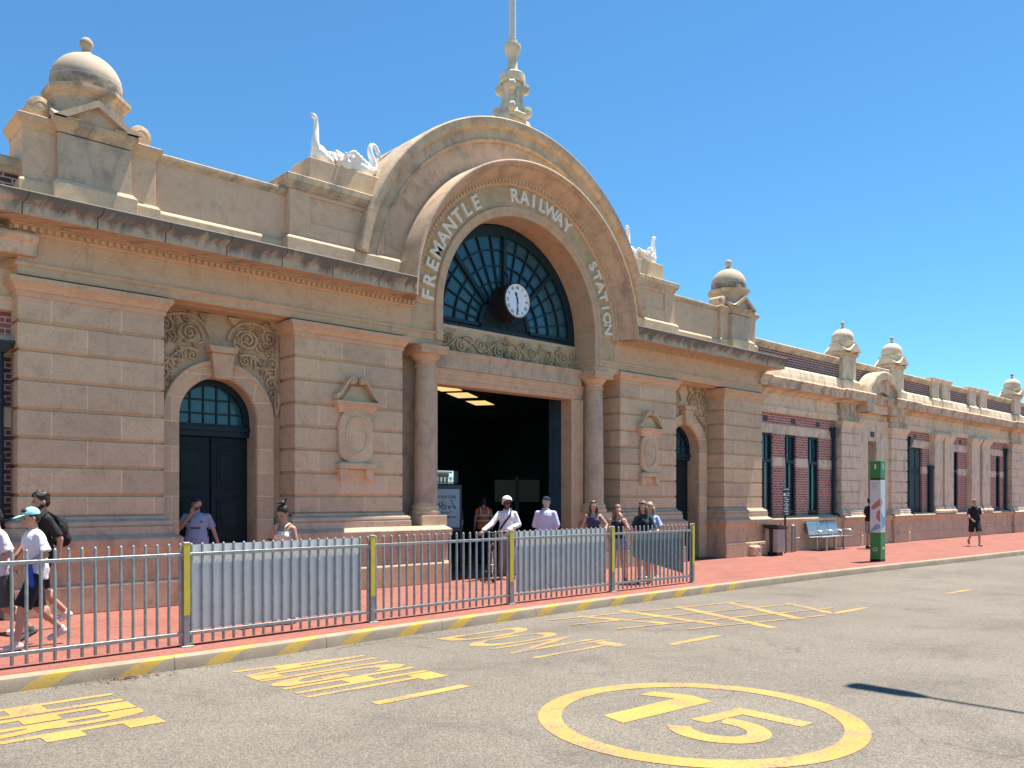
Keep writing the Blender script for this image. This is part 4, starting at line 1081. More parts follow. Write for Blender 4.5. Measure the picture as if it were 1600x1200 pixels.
def wing_turret(B, root, x):
    y = YB+.12; w = .50
    t = B().box(x-w, x+w, YB-.14, YB+.5, 5.5, 6.78).build('turret', M['pale'], root, bevel=.01)
    B().mould([(x-w, YB+.5), (x-w, YB-.14), (x+w, YB-.14), (x+w, YB+.5)], [(-.05, 5.52), (.10, 5.52), (.10, 5.88), (.02, 5.96), (-.05, 5.96)]).build('base_course', M['pale'], t, bevel=.008)
    c = B().mould([(x-w, YB+.5), (x-w, YB-.14), (x+w, YB-.14), (x+w, YB+.5)], [(-.1, 6.76), (.0, 6.76), (.02, 6.80), (.07, 6.86), (.08, 6.92), (-.1, 6.94)])
    c.box(x-w+.05, x+w-.05, YB-.08, YB+.5, 6.77, 6.935); c.build('cap_moulding', M['weather2'], t)
    for k in range(4):
        p = B(); p.prism([(-.44, 6.94), (.44, 6.94), (.28, 7.06), (.08, 7.20), (-.08, 7.20), (-.28, 7.06)], -.50, -.2)
        q = Matrix.Translation((x, y, 0)) @ Matrix.Rotation(PI/2*k, 4, 'Z'); p.xf(q); p.build('pediment', M['wing'], t)
    B().lathe(x, y, [(.40, 6.93), (.40, 7.16), (.43, 7.20), (.47, 7.23), (.47, 7.29), (.39, 7.31)], 8, PI/8).build('drum', M['pale'], t)
    B().lathe(x, y, [(.375, 7.30), (.385, 7.36), (.385, 7.46)]+[(.385*math.cos(a), 7.46+.36*math.sin(a)) for a in [i*PI/2/10 for i in range(1, 10)]]+[(.01, 7.82)], 28).build('dome', M['pale'], t, smooth=True)
    B().lathe(x, y, [(.07, 7.80), (.06, 7.84), (.035, 7.88), (.035, 7.92), (.075, 7.97), (.075, 8.02), (.04, 8.07), (.002, 8.09)], 14).build('finial', M['weather2'], t, smooth=True)
M['wingplinth'] = stone('sandstone_wing_plinth', ((.52, .42, .355), (.56, .45, .36), (.55, .38, .28)), .46, 0., .85, .06, (.25, .21, .18))

RW = thing('station_wing', 'long red brick and pale stone wing running off to the right', 'station wing', (36, YB, 0))
LW = thing('station_wing', 'sliver of dark brick wing with navy downpipe at the left edge', 'station wing', (0, YB, 0))
def bay1(B, root, pil):
    wing_band(B, root, 22.9, 28.6)
    for a, b in ((23.62, 24.45), (25.20, 25.93), (26.72, 27.50)): wing_window(B, root, a, b)
    for a, b in ((23.0, 23.62), (24.45, 25.20), (25.93, 26.72), (27.50, 28.72)): brick_pier(B, root, a, b)
    band = head(B, root, 22.95, 28.72)
    for x in (24.0, 25.75, 27.4): vent(B, band, x)
    B().box(23.0, 28.7, YB+.28, YB+.6, 0, 5.6).build('wall', M['darkbrick'], root)
    downpipe(B, root, 28.42, YB-.10)
MBn = lambda: MB(False)
MBm = lambda: MB(True)
bay1(MBn, RW, True)
wing_band(MBm, LW, 22.9, 28.6)
for a, b in ((24.9, 25.7),): wing_window(MBm, LW, a, b)
for a, b in ((23.0, 24.9), (25.7, 28.7)): brick_pier(MBm, LW, a, b)
head(MBm, LW, 22.95, 28.72)
MBm().box(23.0, 28.7, YB+.28, YB+.6, 0, 5.6).build('wall', M['darkbrick'], LW)
downpipe(MBm, LW, 23.33, YB-.12, 3.95)
# central feature of the wing
wing_band(MBn, RW, 28.6, 34.4)
rusticated(MBn, RW, 28.72, 30.16); rusticated(MBn, RW, 32.84, 34.30)
m = MB().box(30.1, 31.05, YS+.12, YB+.5, 1.1, 4.44); m.box(31.75, 32.9, YS+.12, YB+.5, 1.1, 4.44); m.box(31.05, 31.75, YS+.12, YB+.5, 3.85, 4.44)
m.build('wall', M['wing'], RW)
MB().box(31.0, 31.8, YB+.25, YB+.6, 0, 3.9).build('doorway', M['door'], RW)
MB().box(31.25, 31.55, YS+.10, YS+.13, 4.0, 4.2).build('vent', M['black'], RW)
m = MB().arc(31.5, 4.86, [(.78, YB), (.78, YS-.25), (.86, YS-.28), (1.20, YS-.28), (1.24, YS-.38), (1.50, YS-.38), (1.55, YS-.34), (1.55, YB+.3), (.78, YB+.3)], 0, 180, 40)
m.build('arched_pediment', M['wingrough'], RW, smooth=30)
MB().prism([(31.5-1.0*math.cos(PI*i/24), 4.86+1.0*math.sin(PI*i/24)) for i in range(25)], YS-.1, YB).build('pediment_panel', M['wing'], RW)
wing_turret(MBn, RW, 29.50); wing_turret(MBn, RW, 33.66)
# far bays
wing_band(MBn, RW, 34.4, 52.)
m = MB().box(35.15, 36.35, YB+.08, YB+.2, 0, 3.80); d_ = m.build('wing_door', M['door'], RW)
m = MB()
for z0, z1 in ((.3, 1.1), (1.3, 2.7), (2.95, 3.65)): m.box(35.3, 35.7, YB+.06, YB+.08, z0, z1); m.box(35.8, 36.2, YB+.06, YB+.08, z0, z1)
m.build('door_panels', M['teal'], d_)
wing_window(MBn, RW, 39.40, 40.35); wing_window(MBn, RW, 43.9, 44.5, bars=False); wing_window(MBn, RW, 45.3, 45.9, bars=False)
for a, b in ((34.3, 35.15), (36.35, 37.2), (38.0, 38.2), (40.35, 41.4), (44.5, 45.3), (45.9, 46.9)): brick_pier(MBn, RW, a, b)
band = head(MBn, RW, 34.3, 46.9)
for x in (35.6, 39.7, 40.6, 44.4): vent(MBn, band, x)
MB().box(34.3, 52, YB+.28, YB+.6, 0, 5.6).build('wall', M['darkbrick'], RW)
for x0, x1 in ((37.1, 37.95), (38.2, 39.2), (41.4, 42.4), (42.8, 43.8)):
    m = MB().box(x0, x1, YS, YB+.3, 1.3, 4.2); p = m.build('pilaster', M['wing'], RW, bevel=.01)
    MB().mould([(x0, YB+.2), (x0, YS), (x1, YS), (x1, YB+.2)], [(-.02, 1.10), (.12, 1.10), (.12, 1.20), (.05, 1.26), (.07, 1.32), (.0, 1.40), (-.02, 1.40)]).build('base_moulding', M['pale'], p)
    MB().mould([(x0, YB+.2), (x0, YS), (x1, YS), (x1, YB+.2)], [(-.02, 4.15), (.0, 4.15), (.06, 4.28), (.10, 4.36), (.10, 4.44), (-.02, 4.44)]).build('capital', M['wing'], p)
    px0, px1 = x0+.06, x1-.06
    m = MB().box(px0, px1, YB-.10, YB+.4, 5.5, 6.60); m.mould([(px0, YB+.3), (px0, YB-.10), (px1, YB-.10), (px1, YB+.3)], [(-.05, 5.52), (.10, 5.52), (.09, 5.86), (.0, 5.98), (-.05, 5.98)])
    m.mould([(px0, YB+.3), (px0, YB-.10), (px1, YB-.10), (px1, YB+.3)], [(-.1, 6.60), (.0, 6.60), (.06, 6.68), (.08, 6.72), (.08, 6.80), (-.1, 6.82)])
    m.build('parapet_pier', M['pale'], RW, bevel=.01)
downpipe(MBn, RW, 34.75, YB-.10); downpipe(MBn, RW, 46.45, YB-.10)
m = MB().lathe(36.98, YB-.1, [(.12, 0), (.12, 2.9), (.16, 2.95), (.16, 3.05), (.02, 3.1)], 14); m.build('standpipe', M['pipe'], RW)
rusticated(MBn, RW, 46.95, 48.5); rusticated(MBn, RW, 50.4, 52)
MB().box(48.4, 50.5, YS+.12, YB+.5, 1.1, 4.44).build('wall', M['wing'], RW)
wing_turret(MBn, RW, 48.1)
MB().box(23.2, 52, YB+.25, 27, 5.58, 5.66).build('roof', bpy.data.materials['roof_sheet'], RW)
MB().box(51.6, 52, YB+.3, 27, 0, 5.6).build('wall', M['darkbrick'], RW)
# ================================================================== FENCE
FN = thing('pedestrian_fence', 'grey steel pedestrian fence with yellow-taped posts along the kerb', 'fence', (3.88, 9.67, 0))
FP_ = [(1.24, 9.55), (3.88, 9.67), (6.51, 9.82), (9.25, 9.97), (11.82, 10.02), (14.33, 10.03)]
def lerp(a, b, t): return (a[0]+(b[0]-a[0])*t, a[1]+(b[1]-a[1])*t)
for i, (x, y) in enumerate(FP_):
    if i == 0: continue
    m = MB().box(x-.034, x+.034, y-.034, y+.034, 0, 1.185); m.taper(x-.042, x+.042, y-.042, y+.042, 1.185, 1.20, .01, .01); m.box(x-.07, x+.07, y-.07, y+.07, 0, .012)
    p = m.build('post', M['steel'], FN, bevel=.004)
    m = MB().box(x-.036, x+.036, y-.0375, y-.0342, .36, 1.178); m.box(x-.0375, x-.0342, y-.03, y+.034, 1.0, 1.178)
    m.build('yellow_tape', M['yellow'], p)
pale0 = None
for i in range(5):
    a, b = FP_[i], FP_[i+1]
    d = Vector((b[0]-a[0], b[1]-a[1])); L = d.length
    ang = math.atan2(d.y, d.x)
    q = Matrix.Translation((a[0], a[1], 0)) @ Matrix.Rotation(ang, 4, 'Z')
    m = MB()
    for z in (.145, 1.055): m.box(.035, L-.035, -.020, .020, z-.02, z+.02)
    m.xf(q); sec = m.build('rail_frame', M['steel'], FN, bevel=.003)
    n = 20
    for k in range(n):
        t = (k+.5)/n
        x, y = lerp(a, b, t)
        if pale0 is None:
            m = MB().lathe(0, 0, [(.0175, .03), (.0175, 1.165), (.013, 1.18), (.004, 1.186)], 10)
            pale0 = m.build('paling', M['steel'], sec, smooth=40, local=True); pale0.location = (x-BASE['pedestrian_fence'][0], y-BASE['pedestrian_fence'][1], 0)
        else:
            dup(pale0, sec, (x-BASE['pedestrian_fence'][0], y-BASE['pedestrian_fence'][1], 0))
    if i in (1, 3):
        m = MB().box(.10 if i == 1 else .16, L-.16 if i == 1 else L-.16, .030, .036, .18, 1.165); m.xf(q); m.build('infill_sheet', M['infill'], sec)
    if i == 4:
        m = MB().prism([(.62, .62), (1.35, .42), (2.25, .20), (2.25, 1.03), (.62, 1.03)], .030, .036); m.xf(q); m.build('infill_sheet', M['infill2'], sec)

# ================================================================== STREET FURNITURE
# wayfinding totem
TT = thing('wayfinding_totem', 'green and white square map totem standing near the kerb', 'totem', (22.86, 10.0, 0))
h = .145
MB().box(-h, h, -h, h, .0, .06).build('base', M['black'], TT, local=True)
lo = MB().box(-h, h, -h, h, .06, .78).build('lower_panel', M['totgreen'], TT, local=True, bevel=.006)
md = MB().box(-h, h, -h, h, .782, 2.20).build('map_panel', M['totwhite'], TT, local=True, bevel=.006)
MB().box(-h+.01, h-.01, -h+.01, h-.01, 2.20, 2.255).build('dark_band', M['black'], TT, local=True)
up = MB().box(-h, h, -h, h, 2.255, 2.72).build('top_panel', M['totgreen'], TT, local=True, bevel=.006)
def face_left(poly, d=.003):       # polygon (u, z), u along the face from its far to its near edge, on the -X face
    return MB().prism([(-u, z) for u, z in poly], -h-d, -h+.001, 'yz')
def face_front(poly, d=.003):
    return MB().prism([(u, z) for u, z in poly], -h-d, -h+.001, 'xz')
# map graphics: red districts, grey-blue water, white emblem
mp = MB()
for pg in ([(.13, 1.70), (.03, 1.62), (-.08, 1.52), (-.12, 1.43), (-.03, 1.40), (.06, 1.47), (.13, 1.52)], [(.13, 1.40), (.13, 1.07), (.06, 1.12), (.02, 1.20), (.05, 1.36)]):
    m = face_left(pg); mp.add(m.v, m.f)
m = face_front([(-.13, 1.72), (-.04, 1.60), (-.13, 1.45)]); mp.add(m.v, m.f)
mp.build('map_area', M['red'], md, local=True)
mp = face_left([(.02, 1.005), (.13, 1.005), (.13, .90), (-.12, .79), (-.12, .84), (-.04, .95)])
m = face_front([(-.12, 1.35), (.02, 1.20), (.13, 1.25), (.13, .98), (-.10, .88)]); mp.add(m.v, m.f)
mp.build('map_water', M['mapblue'], md, local=True)
mp = MB()
for z in (2.10, 2.04, 1.98): 
    m = face_left([(-.10, z), (.06, z), (.06, z+.018), (-.10, z+.018)]); mp.add(m.v, m.f)
mp.build('printed_lines', plain('map_grey_print', (.36, .38, .38), .5, .05), md, local=True)
def glyph(body, size, thick=.003): return text_mesh(body, size, thick, .012)
for mk, parent, z, sz in (('i', up, 2.56, .17),):
    g = glyph(mk, sz); g.xf(Matrix.Translation((-h-.001, 0, z)) @ Matrix.Rotation(-PI/2, 4, 'Z') @ Matrix.Rotation(PI/2, 4, 'X')); g.build('symbol', M['white'], up, local=True)
    g = glyph(mk, sz); g.xf(Matrix.Translation((0, -h-.001, z)) @ Matrix.Rotation(PI/2, 4, 'X')); g.build('symbol', M['white'], up, local=True)
m = MB()
for a in range(7):
    m.tube([(-h-.002, .0+.045*math.cos(R(30*a)), .33+.035*math.sin(R(30*a))), (-h-.002, .075*math.cos(R(30*a)), .33+.06*math.sin(R(30*a)))], .006, 5)
m.box(-h-.003, -h, -.06, .06, .29, .305); m.build('emblem', M['white'], lo, local=True)
m = MB()
for a in range(7):
    m.tube([(.045*math.cos(R(30*a)), -h-.002, .33+.035*math.sin(R(30*a))), (.075*math.cos(R(30*a)), -h-.002, .33+.06*math.sin(R(30*a)))], .006, 5)
m.build('emblem', M['white'], lo, local=True)

# bench against the wing
BN = thing('bench', 'steel mesh bench with armrests against the station wing plinth', 'bench', (27.0, 13.4, 0))
def perf(m, x0, x1, f):
    n = 9
    for k in range(n+1):
        t = k/n; p = f(t); m.box(x0, x1, p[0]-.012, p[0]+.012, p[1]-.012, p[1]+.012)
L2 = 1.05
for nm, x0, x1 in (('seat', -L2, L2),):
    m = MB(); m.prism([(-.26, .46), (.16, .43), (.20, .45), (.20, .435), (.16, .412), (-.25, .44), (-.27, .43), (-.285, .44), (-.28, .46)], x0, x1, 'yz')
    m.build('seat', M['silver'], BN, bevel=.004, local=True)
for k in range(3):
    x0 = -L2+k*(2*L2/3)+.012; x1 = x0+2*L2/3-.024
    m = MB(); m.prism([(.21, .50), (.30, .92), (.32, .93), (.325, .915), (.235, .49)], x0, x1, 'yz'); m.build('backrest', M['benchblue'], BN, bevel=.004, local=True)
for k in range(4):
    x = -L2+k*(2*L2/3)
    m = MB(); m.tube([(x, .24, .55), (x, .20, .64), (x, .0, .66), (x, -.20, .65), (x, -.265, .58), (x, -.24, .47)], .017, 8); m.build('armrest', M['silver'], BN, smooth=True, local=True)
for x in (-.62, 0, .62):
    m = MB().box(x-.025, x+.025, -.20, -.15, 0, .42); m.box(x-.025, x+.025, .13, .18, 0, .42); m.box(x-.025, x+.025, -.22, .22, .395, .42); m.box(x-.04, x+.04, -.23, -.12, 0, .012); m.box(x-.04, x+.04, .10, .21, 0, .012)
    m.build('leg', M['silver'], BN, local=True)

# litter bin
LB = thing('litter_bin', 'grey litter bin with dark sloping lid beside the last pier', 'litter bin', (23.02, 13.14, 0))
m = MB().box(-.23, .23, -.21, .21, .10, .80); m.build('body', M['bingrey'], LB, bevel=.02, local=True)
m = MB().prism([(-.28, .83), (.28, .77), (.30, .80), (.29, .86), (-.25, .95), (-.30, .92)], -.25, .25); m.build('lid', M['black'], LB, bevel=.02, segs=2, local=True)
m = MB().box(-.26, -.23, -.05, .05, .02, .86); m.box(.23, .26, -.22, -.18, .10, .86); m.build('frame', M['black'], LB, local=True)
m = MB().box(-.17, .17, -.15, .15, 0, .10); m.build('foot', M['black'], LB, local=True)
# sign on a post
SP = thing('sign_post', 'dark information board with white lettering on a thin pole', 'sign', (24.15, 13.45, 0))
m = MB().lathe(0, 0, [(.03, 0), (.03, 2.02)], 10); m.build('pole', M['black'], SP, smooth=40, local=True)
m = MB().box(-.20, .20, -.045, -.032, 1.16, 2.04); bd = m.build('sign_board', M['teal'], SP, local=True)
m = MB(); lr = random.Random(5)
for z, w0, w1 in ((1.99, -.17, .17), (1.80, -.0, .17), (1.86, .02, .17), (1.72, -.06, .06), (1.67, -.06, .15), (1.61, -.06, .12), (1.55, -.06, .05), (1.50, -.06, .14), (1.44, -.06, .09), (1.39, -.06, .12), (1.34, -.06, .10), (1.29, -.06, .13), (1.22, -.06, .12)):
    x = w0
    while x < w1:
        e = min(w1, x+lr.uniform(.018, .05)); m.box(x, e, -.0475, -.0448, z-.011, z+.011); x = e+.012
for z in (1.72, 1.62, 1.50, 1.39, 1.30): m.box(-.16, -.10, -.0475, -.0448, z-.012, z+.012)
m.build('lettering', M['white'], bd, local=True)
m = MB().prism([(-.17, 1.77), (-.17, 1.88), (-.115, 1.845), (-.06, 1.88), (-.06, 1.77), (-.115, 1.805)], -.0475, -.0448); m.build('emblem', M['white'], bd, local=True)
# water pipe stand
WP = thing('water_standpipe', 'grey capped water standpipe with bent pipe between sign and bench', 'standpipe', (24.95, 13.55, 0))
m = MB().tube([(-.16, 0, 0), (-.16, 0, .80)], .045, 10); m.ell((-.16, 0, .82), (.06, .06, .05)); m.build('bollard_pipe', M['steel'], WP, smooth=40, local=True)
m = MB().tube([(.10, .05, 0), (.10, .05, .70), (.08, .05, .80), (.0, .05, .84), (-.05, .03, .80)], .025, 8); m.tube([(.10, .05, .42), (.22, .0, .42)], .022, 8); m.ell((.22, 0, .44), (.05, .05, .02)); m.build('bent_pipe', M['steel'], WP, smooth=40, local=True)

# sign board at the entrance
def board_text(body, w, hgt, parent, x, z, y, mat):
    t = text_mesh(body, .1, .001, .0015); t = fit(t, -w/2, w/2, -hgt/2, hgt/2); t.xf(Matrix.Translation((x, y, z)) @ Matrix.Rotation(PI/2, 4, 'X'))
    return t.build('lettering', mat, parent, local=True)
SG = thing('notice_board', 'teal framed notice board about dismounting just inside the entrance', 'sign', (12.2, 15.35, 0), R(-14))
m = MB(); m.box(-.40, -.35, -.03, .03, 0, 2.02); m.box(.35, .40, -.03, .03, 0, 2.02); m.box(-.35, .35, -.03, .03, 1.92, 2.02); m.box(-.35, .35, -.03, .03, .93, 1.03); m.box(-.45, .45, -.2, .2, 0, .03)
m.build('frame', M['signframe'], SG, bevel=.006, local=True)
pn2 = MB().box(-.35, .35, -.02, .01, 1.03, 1.92).build('panel', M['signblue'], SG, local=True)
board_text('NO RIDE ZONE', .52, .065, pn2, 0, 1.74, -.0215, M['ink'])
board_text('PLEASE DISMOUNT', .54, .060, pn2, 0, 1.27, -.0215, M['ink'])
m = MB()
def ring2(cx, cz, r): m.tube([(cx+r*math.cos(2*PI*i/16), -.023, cz+r*math.sin(2*PI*i/16)) for i in range(17)], .007, 5)
ring2(-.22, 1.51, .055); ring2(-.06, 1.51, .055); m.tube([(-.22, -.023, 1.51), (-.17, -.023, 1.60), (-.09, -.023, 1.60), (-.06, -.023, 1.51), (-.14, -.023, 1.51), (-.17, -.023, 1.60)], .007, 5)
m.tube([(-.09, -.023, 1.60), (-.08, -.023, 1.64), (-.05, -.023, 1.64)], .007, 5)
ring2(.08, 1.49, .022); ring2(.22, 1.49, .022); m.tube([(.05, -.023, 1.52), (.20, -.023, 1.52), (.13, -.023, 1.66), (.16, -.023, 1.67)], .008, 5)
m.tube([(-.15, -.023, 1.40), (-.06, -.023, 1.375), (.06, -.023, 1.375), (.15, -.023, 1.40)], .008, 5)
m.build('pictogram', M['ink'], pn2, local=True)
# big board in the hall
HB = thing('hall_map_board', 'pale square map board on a post inside the dark hall', 'map board', (18.1, 19.2, 0), R(-43))
m = MB().box(-.70, .70, -.02, .02, 1.60, 2.28); m.build('panel', plain('hall_board_grey', (.17, .20, .18), .6, .1, 2), HB, local=True)
m = MB().box(-.06, .06, -.05, -.021, 0, 2.38); m.box(-.4, .4, -.3, .3, 0, .03); m.build('post', M['signframe'], HB, local=True)

# street lamp just outside the frame; its arm throws the shadow on the road
SL = thing('street_lamp', 'street lamp on the near kerb whose arm throws a shadow on the road', 'street lamp', (10.96, -2.79, -.14))
m = MB().lathe(0, 0, [(.16, 0), (.16, .05), (.10, .06), (.095, 1.2), (.07, 8.4), (.065, 8.5)], 14); m.build('pole', M['steel'], SL, smooth=40, local=True)
m = MB().tube([(0, 0, 8.3), (0, .25, 8.52), (0, 1.0, 8.62), (0, 5.5, 8.72)], .032, 8); m.build('arm', M['steel'], SL, smooth=True, local=True)
m = MB().prism([(-.04, 5.35), (.04, 5.35), (.12, 5.55), (.13, 6.05), (.09, 6.12), (-.09, 6.12), (-.13, 6.05), (-.12, 5.55)], 8.66, 8.80, 'xy'); m.build('lamp_head', M['steel'], SL, bevel=.03, local=True)
# ================================================================== PEOPLE
def remesh(mb, name, vox, mats, smooth_it=3, cuts=(), subset=None):
    """fuse overlapping closed shapes of mb into one continuous surface"""
    me = bpy.data.meshes.new('tmp'); me.from_pydata(mb.v, [], mb.f)
    bm = bmesh.new(); bm.from_mesh(me); bmesh.ops.recalc_face_normals(bm, faces=bm.faces); bm.to_mesh(me); bm.free()
    ob = bpy.data.objects.new('tmp', me); COL.objects.link(ob)
    r = ob.modifiers.new('r', 'REMESH'); r.mode = 'VOXEL'; r.voxel_size = vox; r.adaptivity = 0
    if smooth_it:
        s_ = ob.modifiers.new('s', 'SMOOTH'); s_.factor = .5; s_.iterations = smooth_it
    dg = bpy.context.evaluated_depsgraph_get(); dg.update()
    out = bpy.data.meshes.new_from_object(ob.evaluated_get(dg))
    bpy.data.objects.remove(ob); bpy.data.meshes.remove(me)
    if cuts:
        bm = bmesh.new(); bm.from_mesh(out)
        for co, no in cuts:
            bmesh.ops.bisect_plane(bm, geom=bm.verts[:]+bm.edges[:]+bm.faces[:], plane_co=co, plane_no=no, clear_outer=True)
        bm.to_mesh(out); bm.free()
    out.name = name
    for m in mats: out.materials.append(m)
    out.shade_smooth()
    return out
def mesh_obj(me, name, parent):
    o = bpy.data.objects.new(name, me); COL.objects.link(o); o.parent = parent; BASE[o.name] = (0, 0, 0); return o
def skinmat(name, c): return plain(name, c, .55, .08, 9)
SK = dict(fair=skinmat('fair_skin', (.56, .33, .24)), tan=skinmat('tan_skin', (.46, .25, .17)), olive=skinmat('olive_skin', (.36, .19, .12)), brown=skinmat('brown_skin', (.20, .10, .065)))
CL = {}
def fabric(name, c):
    t = NT(name); g = t.new('ShaderNodeTexCoord').outputs['Object']
    mp = t.new('ShaderNodeMapping'); mp.inputs['Scale'].default_value = (1., 1., .45); t.link(g, mp.inputs[0])
    f = t.noise(9., 3, .55, mp.outputs[0], 1.4)
    cc = t.ramp(t.noise(5., 4, .6), [(.3, tuple(v*.88 for v in c)), (.7, tuple(min(1, v*1.1) for v in c))])
    t.bump(f, .9, .035); return t.out(cc, .85, 0., .3)
def cloth(c):
    if c not in CL: CL[c] = fabric('cloth_%d' % len(CL), c)
    return CL[c]
WHITE = (.74, .70, .74); BLACK = (.013, .013, .015); DENIM = (.30, .36, .46); BEIGE = (.36, .31, .26); HAIRB = (.018, .013, .011)
def V(*a): return Vector(a)
def person(label, loc, face, H=1.75, pose=None, skin='fair', top=None, legs=None, shoes=BLACK, hair=None, female=False, lean=0., head=(0., 0.), extras=None, vox=.0085, build_=1.):
    """face: world heading in degrees (0 = +X, 90 = +Y). local axes: x right, y forward, z up"""
    k = H/1.75
    t = thing('person', label, 'person', loc, R(face-90))
    w = build_
    J = dict(hipL=(-.09, 0, .93), hipR=(.09, 0, .93), kneeL=(-.10, .02, .50), kneeR=(.10, .02, .50), ankL=(-.10, -.02, .085), ankR=(.10, -.02, .085),
             footL=None, footR=None, pelvis=(0, 0, .97), waist=(0, 0, 1.10), chest=(0, 0, 1.29), shL=(-.168*w, 0, 1.405), shR=(.168*w, 0, 1.405),
             elL=(-.235*w, -.03, 1.14), elR=(.235*w, -.03, 1.14), wrL=(-.235*w, .05, .90), wrR=(.235*w, .05, .90), neck=(0, -.005, 1.47), head=(0, .02, 1.625), palmL=None, palmR=None)
    if female:
        J.update(shL=(-.145*w, 0, 1.395), shR=(.145*w, 0, 1.395), elL=(-.20*w, -.03, 1.14), elR=(.20*w, -.03, 1.14), wrL=(-.20*w, .05, .90), wrR=(.20*w, .05, .90))
    # forward lean of the upper body about the hips
    if lean:
        q = Matrix.Rotation(-R(lean), 4, 'X'); o = V(0, 0, .95)
        for n in ('waist', 'chest', 'shL', 'shR', 'elL', 'elR', 'wrL', 'wrR', 'neck', 'head'): J[n] = tuple(q @ (V(*J[n])-o)+o)
    J.update(pose or {})
    P = {n: (V(*p)*k if p is not None else None) for n, p in J.items() if n != 'curl'}
    for s in 'LR':
        if P['foot'+s] is None: P['foot'+s] = P['ank'+s]+V(-.02 if s == 'L' else .02, .155, -.055)*k
    b = MB(); C = lambda a, c, ra, rb: b.caps(a, c, ra*k, rb*k, 14)
    ax = (P['chest']-P['pelvis']).normalized(); tq = V(0, 0, 1).rotation_difference(ax).to_matrix()
    def torso(m, inf=0., hipx=1.):
        fw = 1.0 if not female else .90
        m.ell(P['pelvis'], ((.155*w*hipx+inf)*k, (.110*w+inf)*k, (.125+inf)*k), 18, 12, tq)
        m.ell(P['waist'], (((.146 if not female else .132)*w*fw+inf)*k, (.100*w+inf)*k, (.20+inf)*k), 18, 12, tq)
        m.ell(P['chest']+ax*.01*k, ((.158*w*fw+inf)*k, (.108*w+inf)*k, (.165+inf)*k), 18, 12, tq)
        for s in 'LR': m.caps(P['chest']+ax*.06*k, P['sh'+s]-ax*.012*k, (.075+inf*.5)*k, (.046*w+inf*.4)*k, 14); m.caps(P['neck']-ax*.045*k, P['sh'+s]-ax*.0*k, (.046+inf*.3)*k, (.036*w+inf*.3)*k, 12)
        if female:
            for s in (-1, 1): m.ell(P['chest']+tq @ (V(s*.065, .085, .0)*k), ((.055+inf)*k,)*3, 12, 8)
    torso(b)
    C(P['neck']-ax*.05*k, P['head']-V(0, .02, .05)*k, .058, .052)
    for s in 'LR':
        C(P['hip'+s], P['knee'+s], .083*w, .055); C(P['knee'+s], P['ank'+s], .054, .036)
        mid = P['knee'+s].lerp(P['ank'+s], .32); d = (P['ank'+s]-P['knee'+s]).normalized()
        back = V(0, -.022, 0)*k; b.ell(mid+back, (.045*k, .048*k, .10*k), 12, 8)
        heel = P['ank'+s]+V(0, -.035, -.045)*k
        C(P['ank'+s], P['ank'+s]+V(0, .0, -.03)*k, .036, .036); C(heel, P['foot'+s], .034, .030)
        C(P['sh'+s], P['el'+s], .047*w, .037); C(P['el'+s], P['wr'+s], .037, .025)
        # hand
        d = (P['wr'+s]-P['el'+s]).normalized(); sg = -1 if s == 'L' else 1
        pn = P['palm'+s]
        pn = pn.normalized() if pn is not None else V(-sg, 0, 0)
        pn = (pn-d*pn.dot(d)).normalized(); sd = pn.cross(d)*(1 if s == 'R' else -1)   # sd towards the thumb side
        hd = J.get('hand'+s); hd = V(*hd).normalized() if hd else d
        pn = (pn-hd*pn.dot(hd)).normalized(); sd = (hd.cross(pn)).normalized()*(-sg)
        if s == 'L': pass
        wr = P['wr'+s]; pc = wr+hd*.045*k
        q = Matrix((sd, pn, hd)).transposed()
        b.ell(pc, (.040*k, .017*k, .052*k), 12, 8, q)
        curl = J.get('curl', .45)
        for i, (off, ln) in enumerate(((.028, .070), (.010, .078), (-.009, .073), (-.027, .058))):
            p0 = wr+hd*.082*k+sd*off*k; c1 = curl*(1+.12*i)
            d1 = (hd*math.cos(c1*.6)+pn*math.sin(c1*.6)); d2 = (hd*math.cos(c1*1.7)+pn*math.sin(c1*1.7))
            p1 = p0+d1*ln*.55*k; p2 = p1+d2*ln*.5*k
            C(p0-hd*.02*k, p1, .0100, .0092); C(p1, p2, .0092, .0080)
        p0 = wr+hd*.025*k+sd*.030*k; p1 = p0+(sd*.65+hd*.6+pn*.35).normalized()*.042*k; p2 = p1+(hd*.8+pn*.5+sd*.1).normalized()*.034*k
        C(p0, p1, .0125, .0108); C(p1, p2, .0105, .0088)
    # head
    hy, hp = head
    hq = (Matrix.Rotation(R(hy), 3, 'Z') @ Matrix.Rotation(R(hp), 3, 'X'))
    hc = P['head']
    def Hd(x, y, z): return hc+hq @ (V(x, y, z)*k)
    def he(m, c, r, n=16, v=11): m.ell(Hd(*c), tuple(x*k for x in r), n, v, hq)
    he(b, (0, -.012, .030), (.074, .094, .088)); he(b, (0, .018, -.035), (.060, .070, .078)); he(b, (0, .050, -.082), (.036, .034, .030))
    he(b, (0, .093, -.018), (.013, .020, .026), 10, 7); he(b, (0, .078, .012), (.052, .018, .012), 12, 7); he(b, (0, .080, -.060), (.026, .014, .012), 10, 7)
    for s in (-1, 1): he(b, (s*.076, -.008, -.012), (.012, .022, .034), 8, 6)
    mesh_obj(remesh(b, 'body', vox*k, [SK[skin]], 2), 'body', t)
    e = MB()
    for s in (-1, 1): he(e, (s*.030, .086, .0), (.011, .008, .007), 8, 6)
    e.build('eyes', M['ink'], t, smooth=True, local=True)
    e = MB(); he(e, (0, .094, -.062), (.021, .006, .006), 8, 6); e.build('lips', M['lips'], t, smooth=True, local=True)
